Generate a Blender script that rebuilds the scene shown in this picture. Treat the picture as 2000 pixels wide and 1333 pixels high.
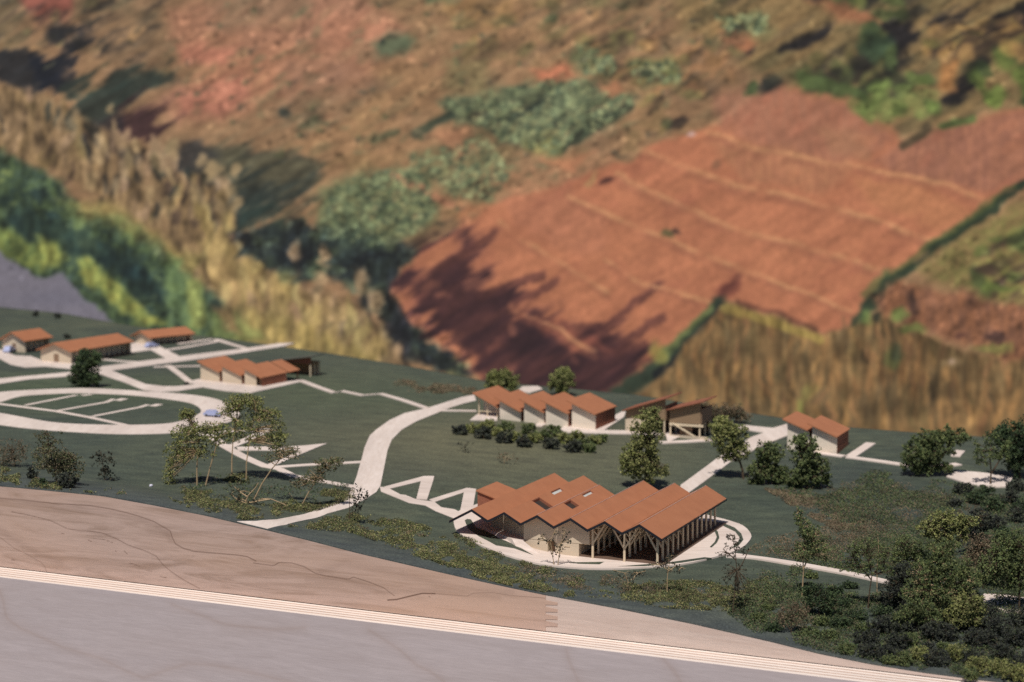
import bpy, bmesh, math, random
import numpy as np
from mathutils import Vector, Matrix
from mathutils.geometry import delaunay_2d_cdt

for o in list(bpy.data.objects):
    bpy.data.objects.remove(o)
SC = bpy.context.scene
COL = SC.collection
random.seed(7)
RNG = np.random.default_rng(11)

# ------------------------------------------------------------------ camera
FPX, CX, CY, YH, H = 3350.0, 1000.0, 666.5, 315.0, 0.385      # focal length in photo pixels, centre, horizon row, lens height
PITCH = math.atan((CY - YH) / FPX)
cam = bpy.data.cameras.new('camera')
cam.sensor_width = 36.0
cam.lens = FPX * 36.0 / 2000.0
cam.clip_start = 0.05
cam.clip_end = 60.0
cam.dof.use_dof = True
cam.dof.focus_distance = 1.50
cam.dof.aperture_fstop = 8.5
cam_o = bpy.data.objects.new('camera', cam)
COL.objects.link(cam_o)
cam_o.location = (0, 0, H)
cam_o.rotation_euler = (math.pi / 2 - PITCH, 0, 0)
SC.camera = cam_o

# ------------------------------------------------------------------ world, sun, exposure
SUN_DIR = Vector((-0.1476, -0.5358, 1.0)).normalized()           # towards the sun, read off the eave shadows
SUN_EL = math.asin(SUN_DIR.z)
world = bpy.data.worlds.new('World')
SC.world = world
world.use_nodes = True
wn = world.node_tree
sky = wn.nodes.new('ShaderNodeTexSky')
sky.sky_type = 'NISHITA'
sky.sun_disc = False
sky.sun_elevation = SUN_EL
sky.sun_rotation = math.atan2(SUN_DIR.x, SUN_DIR.y)
sky.air_density = 0.6
sky.dust_density = 0.4
sky.ozone_density = 0.6
bg = wn.nodes['Background']
bg.inputs['Strength'].default_value = 0.05
wn.links.new(sky.outputs[0], bg.inputs['Color'])
sun = bpy.data.lights.new('sun', 'SUN')
sun.energy = 3.95
sun.angle = math.radians(0.6)
sun.color = (1.0, 0.945, 0.885)
sun_o = bpy.data.objects.new('sun', sun)
COL.objects.link(sun_o)
sun_o.rotation_euler = SUN_DIR.to_track_quat('Z', 'Y').to_euler()
SC.view_settings.view_transform = 'Standard'
SC.view_settings.look = 'None'
SC.view_settings.exposure = 0.0
SC.view_settings.gamma = 1.0
SC.cycles.use_denoising = False
SC.cycles.max_bounces = 6

# ------------------------------------------------------------------ survey: photo pixel -> point of the model
cp, sp = math.cos(PITCH), math.sin(PITCH)
EYE = np.array([0, 0, H])


def ray(u, v):
    xc, yc = (u - CX) / FPX, -(v - CY) / FPX
    return np.array([xc, cp + yc * sp, -sp + yc * cp])


def at(u, v, z):
    d = ray(u, v)
    return EYE + d * ((z - H) / d[2])


def proj(P):
    P = np.asarray(P, float) - EYE
    xr = P[..., 0]
    fw = P[..., 1] * cp - P[..., 2] * sp
    up = P[..., 1] * sp + P[..., 2] * cp
    return np.stack([CX + FPX * xr / fw, CY - FPX * up / fw], -1)


L0 = at(0, 1107, 0)
R0 = at(2000, 1344, 0)
EA = (R0 - L0) / np.linalg.norm(R0 - L0)                       # along the front edge of the model
EB = np.array([-EA[1], EA[0], 0])                              # into the model
YAW = math.atan2(EA[1], EA[0])
ZF = np.array([(-2.4, .074), (-.5, .077), (0, .0791), (.06, .0793), (.122, .079), (.178, .075), (.233, .0702), (.287, .0638),
               (.339, .0572), (.389, .0502), (.439, .0444), (.487, .0390), (.534, .0342), (.564, .0314), (.624, .027),
               (.689, .0212), (.751, .0142), (.792, .0088), (.831, .0054), (.87, .0036), (.908, .0030), (2.6, .003)])
ZP = np.array([(-2.4, .10), (-.5, .086), (0, .070), (.15, .061), (.3, .048), (.42, .0372), (.455, .0352), (.48, .032),
               (.505, .0268), (.55, .026), (.68, .026), (.85, .018), (1.1, .012), (2.6, .01)])
ZB = np.array([(-2.4, .11), (-1, .095), (0, .062), (.5, .045), (1, .035), (2.6, .03)])


def sstep(x, a, b):
    t = np.clip((x - a) / (b - a), 0, 1)
    return t * t * (3 - 2 * t)


def TZ(X, Y):
    """height of the model's ground at (X along the front edge, Y into the model)"""
    X = np.asarray(X, float)
    Y = np.asarray(Y, float)

    def I(A):
        s = 0
        for dx, w in ((-.02, .125), (-.01, .25), (0, .25), (.01, .25), (.02, .125)):
            s = s + w * np.interp(X + dx, A[:, 0], A[:, 1])
        return s
    zf = np.interp(X, ZF[:, 0], ZF[:, 1])
    t = sstep(Y, 0, .13)
    z = zf * (1 - t) + I(ZP) * t
    t = sstep(Y, .35, 1.0)
    return z * (1 - t) + I(ZB) * t


def XY(P):
    P = np.asarray(P)
    return (P - L0) @ EA, (P - L0) @ EB


def WP(X, Y, z):
    return L0 + EA * X + EB * Y + np.array([0, 0, 1.0]) * z


def ground(u, v):
    d = ray(u, v)
    ts = np.linspace(.9, 6, 900)
    P = EYE + ts[:, None] * d
    X, Y = XY(P)
    g = P[:, 2] - TZ(X, Y)
    g[Y < -.004] = 1
    k = int(np.argmax(g < 0))
    t0, t1 = ts[k - 1], ts[k]
    for _ in range(24):
        tm = (t0 + t1) / 2
        P = EYE + tm * d
        X, Y = XY(P)
        if P[2] - TZ(X, Y) < 0:
            t1 = tm
        else:
            t0 = tm
    return P


def gxy(u, v):
    X, Y = XY(ground(u, v))
    return float(X), float(max(Y, .0004))


def px_size(P):
    return float(P[1]) / FPX                                    # metres per photo pixel at that depth


# ------------------------------------------------------------------ materials
def new_mat(name):
    m = bpy.data.materials.new(name)
    m.use_nodes = True
    return m, m.node_tree, m.node_tree.nodes['Principled BSDF']


def ramp(nt, stops, interp='LINEAR'):
    r = nt.nodes.new('ShaderNodeValToRGB')
    cr = r.color_ramp
    cr.interpolation = interp
    while len(cr.elements) > 1:
        cr.elements.remove(cr.elements[-1])
    cr.elements[0].position = stops[0][0]
    cr.elements[0].color = (*stops[0][1], 1)
    for p, c in stops[1:]:
        e = cr.elements.new(p)
        e.color = (*c, 1)
    return r


def noise(nt, vec, scale, detail=4, rough=.55, dist=0.0):
    n = nt.nodes.new('ShaderNodeTexNoise')
    n.inputs['Scale'].default_value = scale
    n.inputs['Detail'].default_value = detail
    n.inputs['Roughness'].default_value = rough
    n.inputs['Distortion'].default_value = dist
    if vec is not None:
        nt.links.new(vec, n.inputs['Vector'])
    return n


def coords(nt, scale=(1, 1, 1), rot=(0, 0, 0), kind='Object'):
    tc = nt.nodes.new('ShaderNodeTexCoord')
    mp = nt.nodes.new('ShaderNodeMapping')
    mp.inputs['Scale'].default_value = scale
    mp.inputs['Rotation'].default_value = rot
    nt.links.new(tc.outputs[kind], mp.inputs['Vector'])
    return mp.outputs['Vector']


def mixc(nt, fac, a, b, blend='MIX'):
    m = nt.nodes.new('ShaderNodeMix')
    m.data_type = 'RGBA'
    m.blend_type = blend
    for i, s in ((0, fac), (6, a), (7, b)):
        if isinstance(s, (int, float)):
            m.inputs[i].default_value = s
        elif isinstance(s, tuple):
            m.inputs[i].default_value = (*s, 1)
        else:
            nt.links.new(s, m.inputs[i])
    return m.outputs[2]


def bump(nt, b, height, strength=.3, dist=.0004):
    n = nt.nodes.new('ShaderNodeBump')
    n.inputs['Strength'].default_value = strength
    n.inputs['Distance'].default_value = dist
    nt.links.new(height, n.inputs['Height'])
    nt.links.new(n.outputs[0], b.inputs['Normal'])


def mat_mottled(name, c1, c2, scale=40, rough=.7, spec=.3, grain=600, gamp=.12, stretch=(1, 1, 1), bumpd=.0002, c3=None, kind='Object'):
    """two or three tones in soft patches, with a fine grain on top"""
    m, nt, b = new_mat(name)
    v = coords(nt, stretch, kind=kind)
    n = noise(nt, v, scale, 5, .6)
    stops = [(.32, c1), (.68, c2)] if c3 is None else [(.28, c1), (.5, c2), (.72, c3)]
    r = ramp(nt, stops)
    nt.links.new(n.outputs['Fac'], r.inputs[0])
    g = noise(nt, v, grain, 2, .6)
    gr = ramp(nt, [(.3, (1 - gamp,) * 3), (.7, (1 + gamp * .6,) * 3)])
    nt.links.new(g.outputs['Fac'], gr.inputs[0])
    nt.links.new(mixc(nt, 1.0, r.outputs[0], gr.outputs[0], 'MULTIPLY'), b.inputs['Base Color'])
    b.inputs['Roughness'].default_value = rough
    b.inputs['Specular IOR Level'].default_value = spec
    if bumpd:
        bump(nt, b, g.outputs['Fac'], .5, bumpd)
    return m


def mat_foliage(name, cols, rough=.75, trans=True):
    """each scrap of foam or leaf takes its own tone"""
    m, nt, b = new_mat(name)
    g = nt.nodes.new('ShaderNodeNewGeometry')
    k = len(cols)
    r = ramp(nt, [(i / k, c) for i, c in enumerate(cols)], 'CONSTANT')
    nt.links.new(g.outputs['Random Per Island'], r.inputs[0])
    n = noise(nt, coords(nt, kind='Object'), 60, 2)
    nr = ramp(nt, [(.3, (.6, .6, .6)), (.7, (1.25, 1.25, 1.2))])
    nt.links.new(n.outputs['Fac'], nr.inputs[0])
    nt.links.new(mixc(nt, 1.0, r.outputs[0], nr.outputs[0], 'MULTIPLY'), b.inputs['Base Color'])
    b.inputs['Roughness'].default_value = rough
    b.inputs['Specular IOR Level'].default_value = .25
    return m


M = {}
# painted sandy flock of the model's ground
def mat_ground():
    m, nt, b = new_mat('ground_flock')
    v = coords(nt)
    big = noise(nt, v, 4.2, 5, .6, .4)
    r = ramp(nt, [(.28, (.048, .060, .052)), (.46, (.062, .077, .058)), (.58, (.076, .090, .063)), (.74, (.092, .102, .069))])
    nt.links.new(big.outputs['Fac'], r.inputs[0])
    mid = noise(nt, coords(nt, (1, 2.2, 1), (0, 0, .5)), 30, 5, .65)
    mr = ramp(nt, [(.28, (.66, .68, .70)), (.72, (1.30, 1.28, 1.2))])
    nt.links.new(mid.outputs['Fac'], mr.inputs[0])
    fine = noise(nt, v, 620, 3, .75)
    fr = ramp(nt, [(.3, (.58, .60, .62)), (.56, (1.05, 1.05, 1.05)), (.74, (1.9, 1.95, 1.9))])
    nt.links.new(fine.outputs['Fac'], fr.inputs[0])
    # the worn olive lawn in the middle, the greener oval, and the bare bluish strip along the front edge
    def patch(col, centre, radius, c0, amount=1.0, nz=.35):
        tc = nt.nodes.new('ShaderNodeTexCoord')
        d = nt.nodes.new('ShaderNodeVectorMath')
        d.operation = 'DISTANCE'
        d.inputs[1].default_value = tuple(centre)
        nt.links.new(tc.outputs['Object'], d.inputs[0])
        n_ = nt.nodes.new('ShaderNodeMath')
        n_.operation = 'MULTIPLY_ADD'
        nt.links.new(mid.outputs['Fac'], n_.inputs[0])
        n_.inputs[1].default_value = nz * radius
        nt.links.new(d.outputs['Value'], n_.inputs[2])
        mr_ = nt.nodes.new('ShaderNodeMapRange')
        mr_.inputs[1].default_value = radius * 1.15
        mr_.inputs[2].default_value = radius * .35
        mr_.inputs[3].default_value = 0
        mr_.inputs[4].default_value = amount
        nt.links.new(n_.outputs[0], mr_.inputs[0])
        return mixc(nt, mr_.outputs[0], c0, col)
    c = patch((.128, .124, .076), (-.03, 2.02, .05), .34, r.outputs[0])
    c = patch((.082, .100, .060), (-.28, 2.35, .06), .36, c, .75)
    c = patch((.075, .100, .058), (-.62, 2.28, .07), .26, c, .8)
    tc = nt.nodes.new('ShaderNodeTexCoord')
    dt = nt.nodes.new('ShaderNodeVectorMath')
    dt.operation = 'DOT_PRODUCT'
    dt.inputs[1].default_value = (.401503, .915858, 0)
    nt.links.new(tc.outputs['Object'], dt.inputs[0])
    ml = nt.nodes.new('ShaderNodeMath')
    ml.operation = 'MULTIPLY_ADD'
    nt.links.new(mid.outputs['Fac'], ml.inputs[0])
    ml.inputs[1].default_value = .07
    nt.links.new(dt.outputs['Value'], ml.inputs[2])
    mp_ = nt.nodes.new('ShaderNodeMapRange')
    y0 = float(L0 @ EB)
    mp_.inputs[1].default_value = y0 + .15
    mp_.inputs[2].default_value = y0 + .02
    mp_.inputs[3].default_value = 0
    mp_.inputs[4].default_value = .85
    nt.links.new(ml.outputs[0], mp_.inputs[0])
    c = mixc(nt, mp_.outputs[0], c, (.072, .082, .086))
    c = mixc(nt, 1.0, c, mr.outputs[0], 'MULTIPLY')
    c = mixc(nt, 1.0, c, fr.outputs[0], 'MULTIPLY')
    nt.links.new(c, b.inputs['Base Color'])
    b.inputs['Roughness'].default_value = .62
    b.inputs['Specular IOR Level'].default_value = .42
    bump(nt, b, fine.outputs['Fac'], .6, .0004)
    return m


M['ground'] = mat_ground()


def mat_veneer(name, light, dark, stretch=(14, 260, 60), rot=0.0, rough=.55, amount=.8, scale=1.0, kind='Object'):
    m, nt, b = new_mat(name)
    v = coords(nt, stretch, (0, 0, rot), kind=kind)
    n = noise(nt, v, scale, 5, .62, .6)
    r = ramp(nt, [(.25, dark), (.52, tuple(light[i] * .6 + dark[i] * .4 for i in range(3))), (.75, light)])
    nt.links.new(n.outputs['Fac'], r.inputs[0])
    n2 = noise(nt, coords(nt, tuple(s * .12 for s in stretch), (0, 0, rot), kind=kind), scale, 3, .5, .3)
    r2 = ramp(nt, [(.3, (.86, .84, .83)), (.7, (1.06, 1.05, 1.04))])
    nt.links.new(n2.outputs['Fac'], r2.inputs[0])
    c = mixc(nt, amount, light, r.outputs[0])
    nt.links.new(mixc(nt, 1.0, c, r2.outputs[0], 'MULTIPLY'), b.inputs['Base Color'])
    b.inputs['Roughness'].default_value = rough
    b.inputs['Specular IOR Level'].default_value = .3
    bump(nt, b, n.outputs['Fac'], .25, .0001)
    return m


M['path'] = mat_veneer('path_veneer', (.80, .70, .635), (.60, .49, .42), (30, 300, 60), .7, amount=.8)
M['path2'] = mat_veneer('path_veneer_plain', (.785, .69, .63), (.60, .50, .43), (260, 40, 60), .2, amount=.8)
M['floor'] = mat_veneer('hall_floor_wood', (.17, .112, .082), (.13, .084, .06), (300, 40, 60), .0)
M['roof'] = mat_mottled('terracotta_card', (.375, .150, .074), (.42, .172, .085), 60, .62, .35, 1500, .10, bumpd=.00008)
M['ridge'] = mat_mottled('pale_card_edge', (.50, .30, .24), (.58, .37, .30), 60, .5, .5, 900, .1, bumpd=0)
M['tan'] = mat_veneer('tan_slatted_card', (.30, .205, .125), (.22, .15, .09), (60, 60, 500), amount=.6)
M['brown'] = mat_mottled('brown_brick_card', (.25, .095, .056), (.32, .125, .075), 90, .75, .25, 900, .22, bumpd=.0003)
M['wall'] = mat_veneer('cream_card', (.63, .535, .41), (.56, .46, .335), (60, 60, 500), amount=.6)
M['white'] = mat_veneer('pale_card', (.76, .68, .57), (.69, .60, .48), (60, 60, 500), amount=.6)
M['timber'] = mat_veneer('orange_timber', (.44, .25, .12), (.34, .19, .09), (200, 60, 60), amount=.8)
M['post'] = mat_veneer('cream_stick', (.74, .62, .45), (.62, .50, .34), (200, 200, 20), amount=.6)
M['fascia'] = mat_mottled('black_edge', (.010, .011, .016), (.018, .018, .024), 100, .6, .3, 900, .1, bumpd=0)
M['darkroof'] = mat_mottled('dark_green_roof_card', (.075, .082, .066), (.095, .10, .08), 80, .6, .35, 900, .1, bumpd=0)
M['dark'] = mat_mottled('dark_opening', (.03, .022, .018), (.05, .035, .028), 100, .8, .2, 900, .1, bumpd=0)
M['door'] = mat_mottled('brown_door', (.20, .13, .085), (.26, .17, .11), 100, .7, .25, 900, .1, bumpd=0)
M['glass'] = mat_mottled('white_skylight_sheet', (.60, .60, .56), (.66, .66, .61), 100, .25, .5, 900, .03, bumpd=0)
M['twig'] = mat_mottled('pale_twig', (.38, .27, .15), (.48, .35, .21), 90, .75, .25, 700, .2, bumpd=0)
M['bark'] = mat_mottled('brown_bark', (.075, .052, .034), (.12, .085, .055), 90, .8, .2, 700, .25, bumpd=0)
M['light'] = mat_foliage('olive_leaf', [(.22, .235, .075), (.15, .175, .055), (.29, .29, .11), (.095, .11, .042), (.24, .235, .10)])
M['green'] = mat_foliage('green_leaf', [(.085, .115, .045), (.12, .155, .055), (.055, .075, .034), (.17, .19, .075)])
M['deep'] = mat_foliage('deep_green_leaf', [(.040, .066, .030), (.058, .090, .038), (.024, .038, .022), (.078, .108, .046)])
M['black'] = mat_foliage('blackish_foam', [(.030, .033, .031), (.044, .048, .040), (.018, .020, .021), (.075, .082, .055), (.055, .066, .045)])
M['grey'] = mat_foliage('dark_scrap', [(.026, .028, .020), (.045, .048, .032), (.07, .068, .048)])
M['mixed'] = mat_foliage('mixed_foam', [(.085, .105, .045), (.055, .068, .034), (.135, .14, .065), (.15, .115, .07), (.20, .18, .11)])
M['moss'] = mat_foliage('yellow_green_flock', [(.185, .195, .068), (.12, .14, .052), (.34, .32, .15), (.06, .075, .036), (.20, .14, .085), (.028, .032, .022), (.14, .155, .06)])
M['mossdk'] = mat_foliage('dark_green_flock', [(.066, .098, .044), (.090, .125, .052), (.044, .066, .034), (.135, .155, .068), (.14, .115, .075)])
M['dry'] = mat_foliage('dry_brown_flock', [(.20, .14, .09), (.135, .12, .075), (.16, .115, .07), (.10, .11, .06), (.26, .19, .13)])
M['darkglass'] = mat_mottled('dark_smoky_sheet', (.042, .034, .028), (.055, .045, .036), 100, .35, .4, 900, .03, bumpd=0)  # near-black colour standing in for the shade inside the roof openings
M['car'] = mat_mottled('pale_blue_plastic', (.36, .40, .60), (.40, .44, .64), 80, .35, .5, 600, .04, bumpd=0)
M['tyre'] = mat_mottled('dark_rubber', (.02, .02, .022), (.03, .03, .03), 80, .7, .3, 600, .1, bumpd=0)
M['bead'] = mat_mottled('pale_lilac_bead', (.62, .60, .72), (.70, .68, .78), 200, .5, .4, 600, .05, bumpd=0)


# ------------------------------------------------------------------ mesh helpers
class MB:
    def __init__(s):
        s.v, s.f = [], []

    def add(s, vs, fs):
        o = len(s.v)
        s.v += [tuple(map(float, p)) for p in vs]
        s.f += [tuple(i + o for i in f) for f in fs]

    def box(s, x0, x1, y0, y1, z0, z1):
        s.add([(x0, y0, z0), (x1, y0, z0), (x1, y1, z0), (x0, y1, z0), (x0, y0, z1), (x1, y0, z1), (x1, y1, z1), (x0, y1, z1)],
              [(0, 3, 2, 1), (4, 5, 6, 7), (0, 1, 5, 4), (1, 2, 6, 5), (2, 3, 7, 6), (3, 0, 4, 7)])

    def prism(s, poly, ext):
        n = len(poly)
        e = Vector(ext)
        top = [tuple(Vector(p) + e) for p in poly]
        s.add(list(poly) + top, [tuple(range(n))[::-1], tuple(range(n, 2 * n))] + [(i, (i + 1) % n, n + (i + 1) % n, n + i) for i in range(n)])

    def tube(s, p0, p1, r0, r1=None, n=6):
        r1 = r0 if r1 is None else r1
        p0, p1 = Vector(p0), Vector(p1)
        d = (p1 - p0)
        if d.length < 1e-9:
            return
        q = d.to_track_quat('Z', 'Y')
        vs = []
        for p, r in ((p0, r0), (p1, r1)):
            for k in range(n):
                a = 2 * math.pi * k / n
                vs.append(p + q @ Vector((r * math.cos(a), r * math.sin(a), 0)))
        s.add(vs, [(k, (k + 1) % n, n + (k + 1) % n, n + k) for k in range(n)] + [tuple(range(n))[::-1], tuple(range(n, 2 * n))])

    def bar(s, p0, p1, w, h):
        p0, p1 = Vector(p0), Vector(p1)
        q = (p1 - p0).to_track_quat('Z', 'Y')
        vs = []
        for p in (p0, p1):
            for a, b in ((-1, -1), (1, -1), (1, 1), (-1, 1)):
                vs.append(p + q @ Vector((a * w / 2, b * h / 2, 0)))
        s.add(vs, [(3, 2, 1, 0), (4, 5, 6, 7), (0, 1, 5, 4), (1, 2, 6, 5), (2, 3, 7, 6), (3, 0, 4, 7)])

    def build(s, name, mat, parent=None, smooth=False):
        me = bpy.data.meshes.new(name)
        me.from_pydata(s.v, [], s.f)
        me.update()
        bm = bmesh.new()
        bm.from_mesh(me)
        bmesh.ops.recalc_face_normals(bm, faces=bm.faces)
        bm.to_mesh(me)
        bm.free()
        if smooth:
            me.polygons.foreach_set('use_smooth', [True] * len(me.polygons))
        me.materials.append(mat)
        return link(name, me, parent)


def link(name, me, parent=None):
    o = bpy.data.objects.new(name, me)
    COL.objects.link(o)
    if parent is not None:
        o.parent = parent
    return o


def tag(o, label=None, cat=None, group=None, kind=None):
    for k, v in (('label', label), ('category', cat), ('group', group), ('kind', kind)):
        if v:
            o[k] = v
    return o


def thing(name, label, cat, loc, rz=0.0, group=None):
    o = bpy.data.objects.new(name, None)
    o.empty_display_size = .01
    COL.objects.link(o)
    o.location = loc
    o.rotation_euler = (0, 0, rz)
    return tag(o, label, cat, group)


def np_mesh(name, V, F, mat):
    """V (n,3) and F (m,3 or 4) numpy arrays -> mesh data"""
    me = bpy.data.meshes.new(name)
    k = F.shape[1]
    me.vertices.add(len(V))
    me.vertices.foreach_set('co', np.ascontiguousarray(V, np.float32).ravel())
    me.loops.add(F.size)
    me.loops.foreach_set('vertex_index', np.ascontiguousarray(F, np.int32).ravel())
    me.polygons.add(len(F))
    me.polygons.foreach_set('loop_start', np.arange(0, F.size, k, dtype=np.int32))
    me.polygons.foreach_set('loop_total', np.full(len(F), k, np.int32))
    me.update(calc_edges=True)
    me.polygons.foreach_set('use_smooth', np.zeros(len(F), bool))
    me.materials.append(mat)
    return me


TET = np.array([(1, 1, 1), (-1, -1, 1), (-1, 1, -1), (1, -1, -1)], float) / 1.73
TETF = np.array([(0, 1, 2), (0, 3, 1), (0, 2, 3), (1, 3, 2)])


def bits(C, size, flat=.55, rng=RNG):
    """one small crumb (squashed, randomly turned tetrahedron) on every centre"""
    C = np.asarray(C, float)
    n = len(C)
    q = rng.normal(size=(n, 4))
    q /= np.linalg.norm(q, axis=1)[:, None]
    w, x, y, z = q.T
    Rm = np.stack([1 - 2 * (y * y + z * z), 2 * (x * y - z * w), 2 * (x * z + y * w),
                   2 * (x * y + z * w), 1 - 2 * (x * x + z * z), 2 * (y * z - x * w),
                   2 * (x * z - y * w), 2 * (y * z + x * w), 1 - 2 * (x * x + y * y)], -1).reshape(n, 3, 3)
    s = np.asarray(size) * rng.uniform(.55, 1.35, n)
    sh = np.stack([s * rng.uniform(.7, 1.5, n), s, s * flat], -1)
    V = np.einsum('nij,nkj->nki', Rm, TET[None] * sh[:, None, :]) + C[:, None, :]
    F = (TETF[None] + 4 * np.arange(n)[:, None, None]).reshape(-1, 3)
    return V.reshape(-1, 3), F


# ------------------------------------------------------------------ ground of the model
EDGE_PX = [(-500, 575), (-300, 585), (0, 600), (120, 612), (230, 632), (330, 648), (450, 663), (640, 690), (800, 716), (950, 745), (1100, 758),
           (1240, 771), (1400, 797), (1660, 835), (1800, 846), (2000, 858), (2200, 875), (2400, 890)]
BE = np.array([gxy(u, v) for u, v in EDGE_PX])
XL, XR = -1.75, 1.15


def YB(X):
    return np.interp(X, BE[:, 0], BE[:, 1])


def ground_mesh():
    nx, ny = 380, 230
    xs = np.linspace(XL, XR, nx)
    t = np.linspace(0, 1, ny) ** 1.35
    X = np.repeat(xs[:, None], ny, 1)
    Y = t[None] * YB(xs)[:, None]
    Z = TZ(X, Y)
    V = L0 + X[..., None] * EA + Y[..., None] * EB + Z[..., None] * np.array([0, 0, 1.0])
    idx = np.arange(nx * ny).reshape(nx, ny)
    F = np.stack([idx[:-1, :-1], idx[1:, :-1], idx[1:, 1:], idx[:-1, 1:]], -1).reshape(-1, 4)
    V = V.reshape(-1, 3)
    # edge of the sheet, then the back and side faces of the block
    rim = np.concatenate([idx[:, 0], idx[-1, 1:], idx[::-1, -1][1:], idx[0, ::-1][1:]])
    low = V[rim].copy()
    nfr = len(idx[:, 0])
    low[:nfr, 2] -= .0013
    low[nfr:, 2] = -.05
    o = len(V)
    V = np.vstack([V, low])
    m = len(rim)
    F2 = np.stack([rim[:-1], o + np.arange(m - 1), o + np.arange(1, m), rim[1:]], -1)
    me = np_mesh('ground', V, np.vstack([F, F2]), M['ground'])
    me.polygons.foreach_set('use_smooth', [True] * len(F) + [False] * len(F2))
    return me


tag(link('ground', ground_mesh()), 'dark green flocked ground of the architectural model', kind='structure')


def sheet(name, poly_px, mat, lift, label, densify=True, thick=None, in_xy=False):
    """a thin sheet laid on the ground, cut to an outline read from the photo"""
    P = np.array(poly_px if in_xy else [gxy(u, v) for u, v in poly_px])
    pts = []
    n = len(P)
    for i in range(n):
        a, b = P[i], P[(i + 1) % n]
        k = max(1, int(np.linalg.norm(b - a) / .008))
        for j in range(k):
            pts.append(tuple(a + (b - a) * j / k))
    nb = len(pts)
    lo, hi = P.min(0), P.max(0)
    # inner points on a lattice, kept when well inside
    B = np.array(pts)
    B2 = np.roll(B, -1, 0)
    gx = np.arange(lo[0], hi[0], .008)
    gy = np.arange(lo[1], hi[1], .008)
    G = np.stack(np.meshgrid(gx, gy), -1).reshape(-1, 2)
    if len(G):
        ins = np.zeros(len(G), bool)
        dmin = np.full(len(G), 9.)
        for a, b in zip(B, B2):
            c = (a[1] > G[:, 1]) != (b[1] > G[:, 1])
            with np.errstate(divide='ignore', invalid='ignore'):
                xi = a[0] + (G[:, 1] - a[1]) * (b[0] - a[0]) / (b[1] - a[1])
            ins ^= c & (G[:, 0] < xi)
            dmin = np.minimum(dmin, np.hypot(*(G - a).T))
        for g in G[ins & (dmin > .004)]:
            pts.append(tuple(g))
    r = delaunay_2d_cdt([Vector(p) for p in pts], [(i, (i + 1) % nb) for i in range(nb)], [], 1, 1e-7)
    vs, fs = r[0], r[2]
    A = np.array([tuple(v) for v in vs])
    Z = TZ(A[:, 0], A[:, 1]) + lift
    V = [tuple(WP(a[0], a[1], z)) for a, z in zip(A, Z)]
    mb = MB()
    mb.v = V
    mb.f = [tuple(f) for f in fs]
    edges = {}
    for f in mb.f:
        for i in range(len(f)):
            e = (f[i], f[(i + 1) % len(f)])
            edges[e] = edges.get(e, 0) + 1
    rim = [e for e in edges if (e[1], e[0]) not in edges]
    th = thick if thick is not None else lift + .0006
    for a, b in rim:
        va, vb = V[a], V[b]
        mb.add([va, vb, (vb[0], vb[1], vb[2] - th), (va[0], va[1], va[2] - th)], [(3, 2, 1, 0)])
    o = mb.build(name, mat)
    return tag(o, label, kind='structure')


def stroke(name, line_px, width, mat, lift, label, ends=None):
    """a path of even width along a line of photo pixels"""
    P = np.array([gxy(u, v) for u, v in line_px])
    Lp, Rp = [], []
    for i in range(len(P)):
        d = P[min(i + 1, len(P) - 1)] - P[max(i - 1, 0)]
        d /= np.linalg.norm(d)
        nrm = np.array([-d[1], d[0]])
        Lp.append(P[i] + nrm * width / 2)
        Rp.append(P[i] - nrm * width / 2)
    return sheet(name, Lp + Rp[::-1], mat, lift, label, in_xy=True)

# ------------------------------------------------------------------ plinth: two finger-jointed boards, plywood edge, lower panel
def mat_board(name, base, mid, warm, vein, fg=(40, 40, 900), fa=.14, warmth=1.0):
    m, nt, b = new_mat(name)
    v = coords(nt, (5, 5, 55), (0, .06, 0))
    n = noise(nt, v, 1.6, 6, .62, 1.6)
    r = ramp(nt, [(.34, mid), (.52, base), (.72, tuple(min(1, c * 1.1) for c in base))])
    nt.links.new(n.outputs['Fac'], r.inputs[0])
    f = noise(nt, coords(nt, fg, (0, .05, 0)), 1.0, 4, .75, .2)
    fr = ramp(nt, [(.3, (1 - fa, 1 - fa * 1.05, 1 - fa * 1.1)), (.7, (1 + fa * .5,) * 3)])
    nt.links.new(f.outputs['Fac'], fr.inputs[0])
    c = mixc(nt, 1.0, r.outputs[0], fr.outputs[0], 'MULTIPLY')
    wv = noise(nt, coords(nt, (2.5, 2.5, 14), (0, .1, 0)), 1.3, 3, .5, .6)
    wr = ramp(nt, [(.42, (0, 0, 0)), (.72, (warmth,) * 3)])
    nt.links.new(wv.outputs['Fac'], wr.inputs[0])
    c = mixc(nt, wr.outputs[0], c, mixc(nt, .5, c, warm))
    at_ = nt.nodes.new('ShaderNodeAttribute')
    at_.attribute_name = 'vein'
    c = mixc(nt, at_.outputs['Fac'], c, vein)
    nt.links.new(c, b.inputs['Base Color'])
    b.inputs['Roughness'].default_value = .6
    b.inputs['Specular IOR Level'].default_value = .3
    bump(nt, b, f.outputs['Fac'], .2, .0001)
    return m


M['board_dark'] = mat_board('brown_cherry_board', (.475, .350, .298), (.335, .235, .188), (.55, .36, .255), (.12, .065, .045))
M['board_light'] = mat_board('pale_maple_board', (.585, .48, .425), (.54, .43, .375), (.60, .46, .39), (.35, .25, .18))
M['panel'] = mat_board('grey_birch_panel', (.480, .415, .418), (.450, .385, .385), (.47, .385, .36), (.34, .245, .205), (55, 55, 1100), .11, .5)
M['ply_pale'] = mat_veneer('ply_pale', (.88, .79, .72), (.76, .63, .55), (40, 1500, 60), amount=.6)
M['ply_dark'] = mat_veneer('ply_cross', (.74, .60, .51), (.50, .36, .29), (500, 1500, 60), amount=.8)
M['glue'] = mat_mottled('ply_glue_line', (.22, .12, .075), (.55, .39, .31), 30, .7, .2, 300, .2, stretch=(1, 12, 1), bumpd=0)

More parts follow.
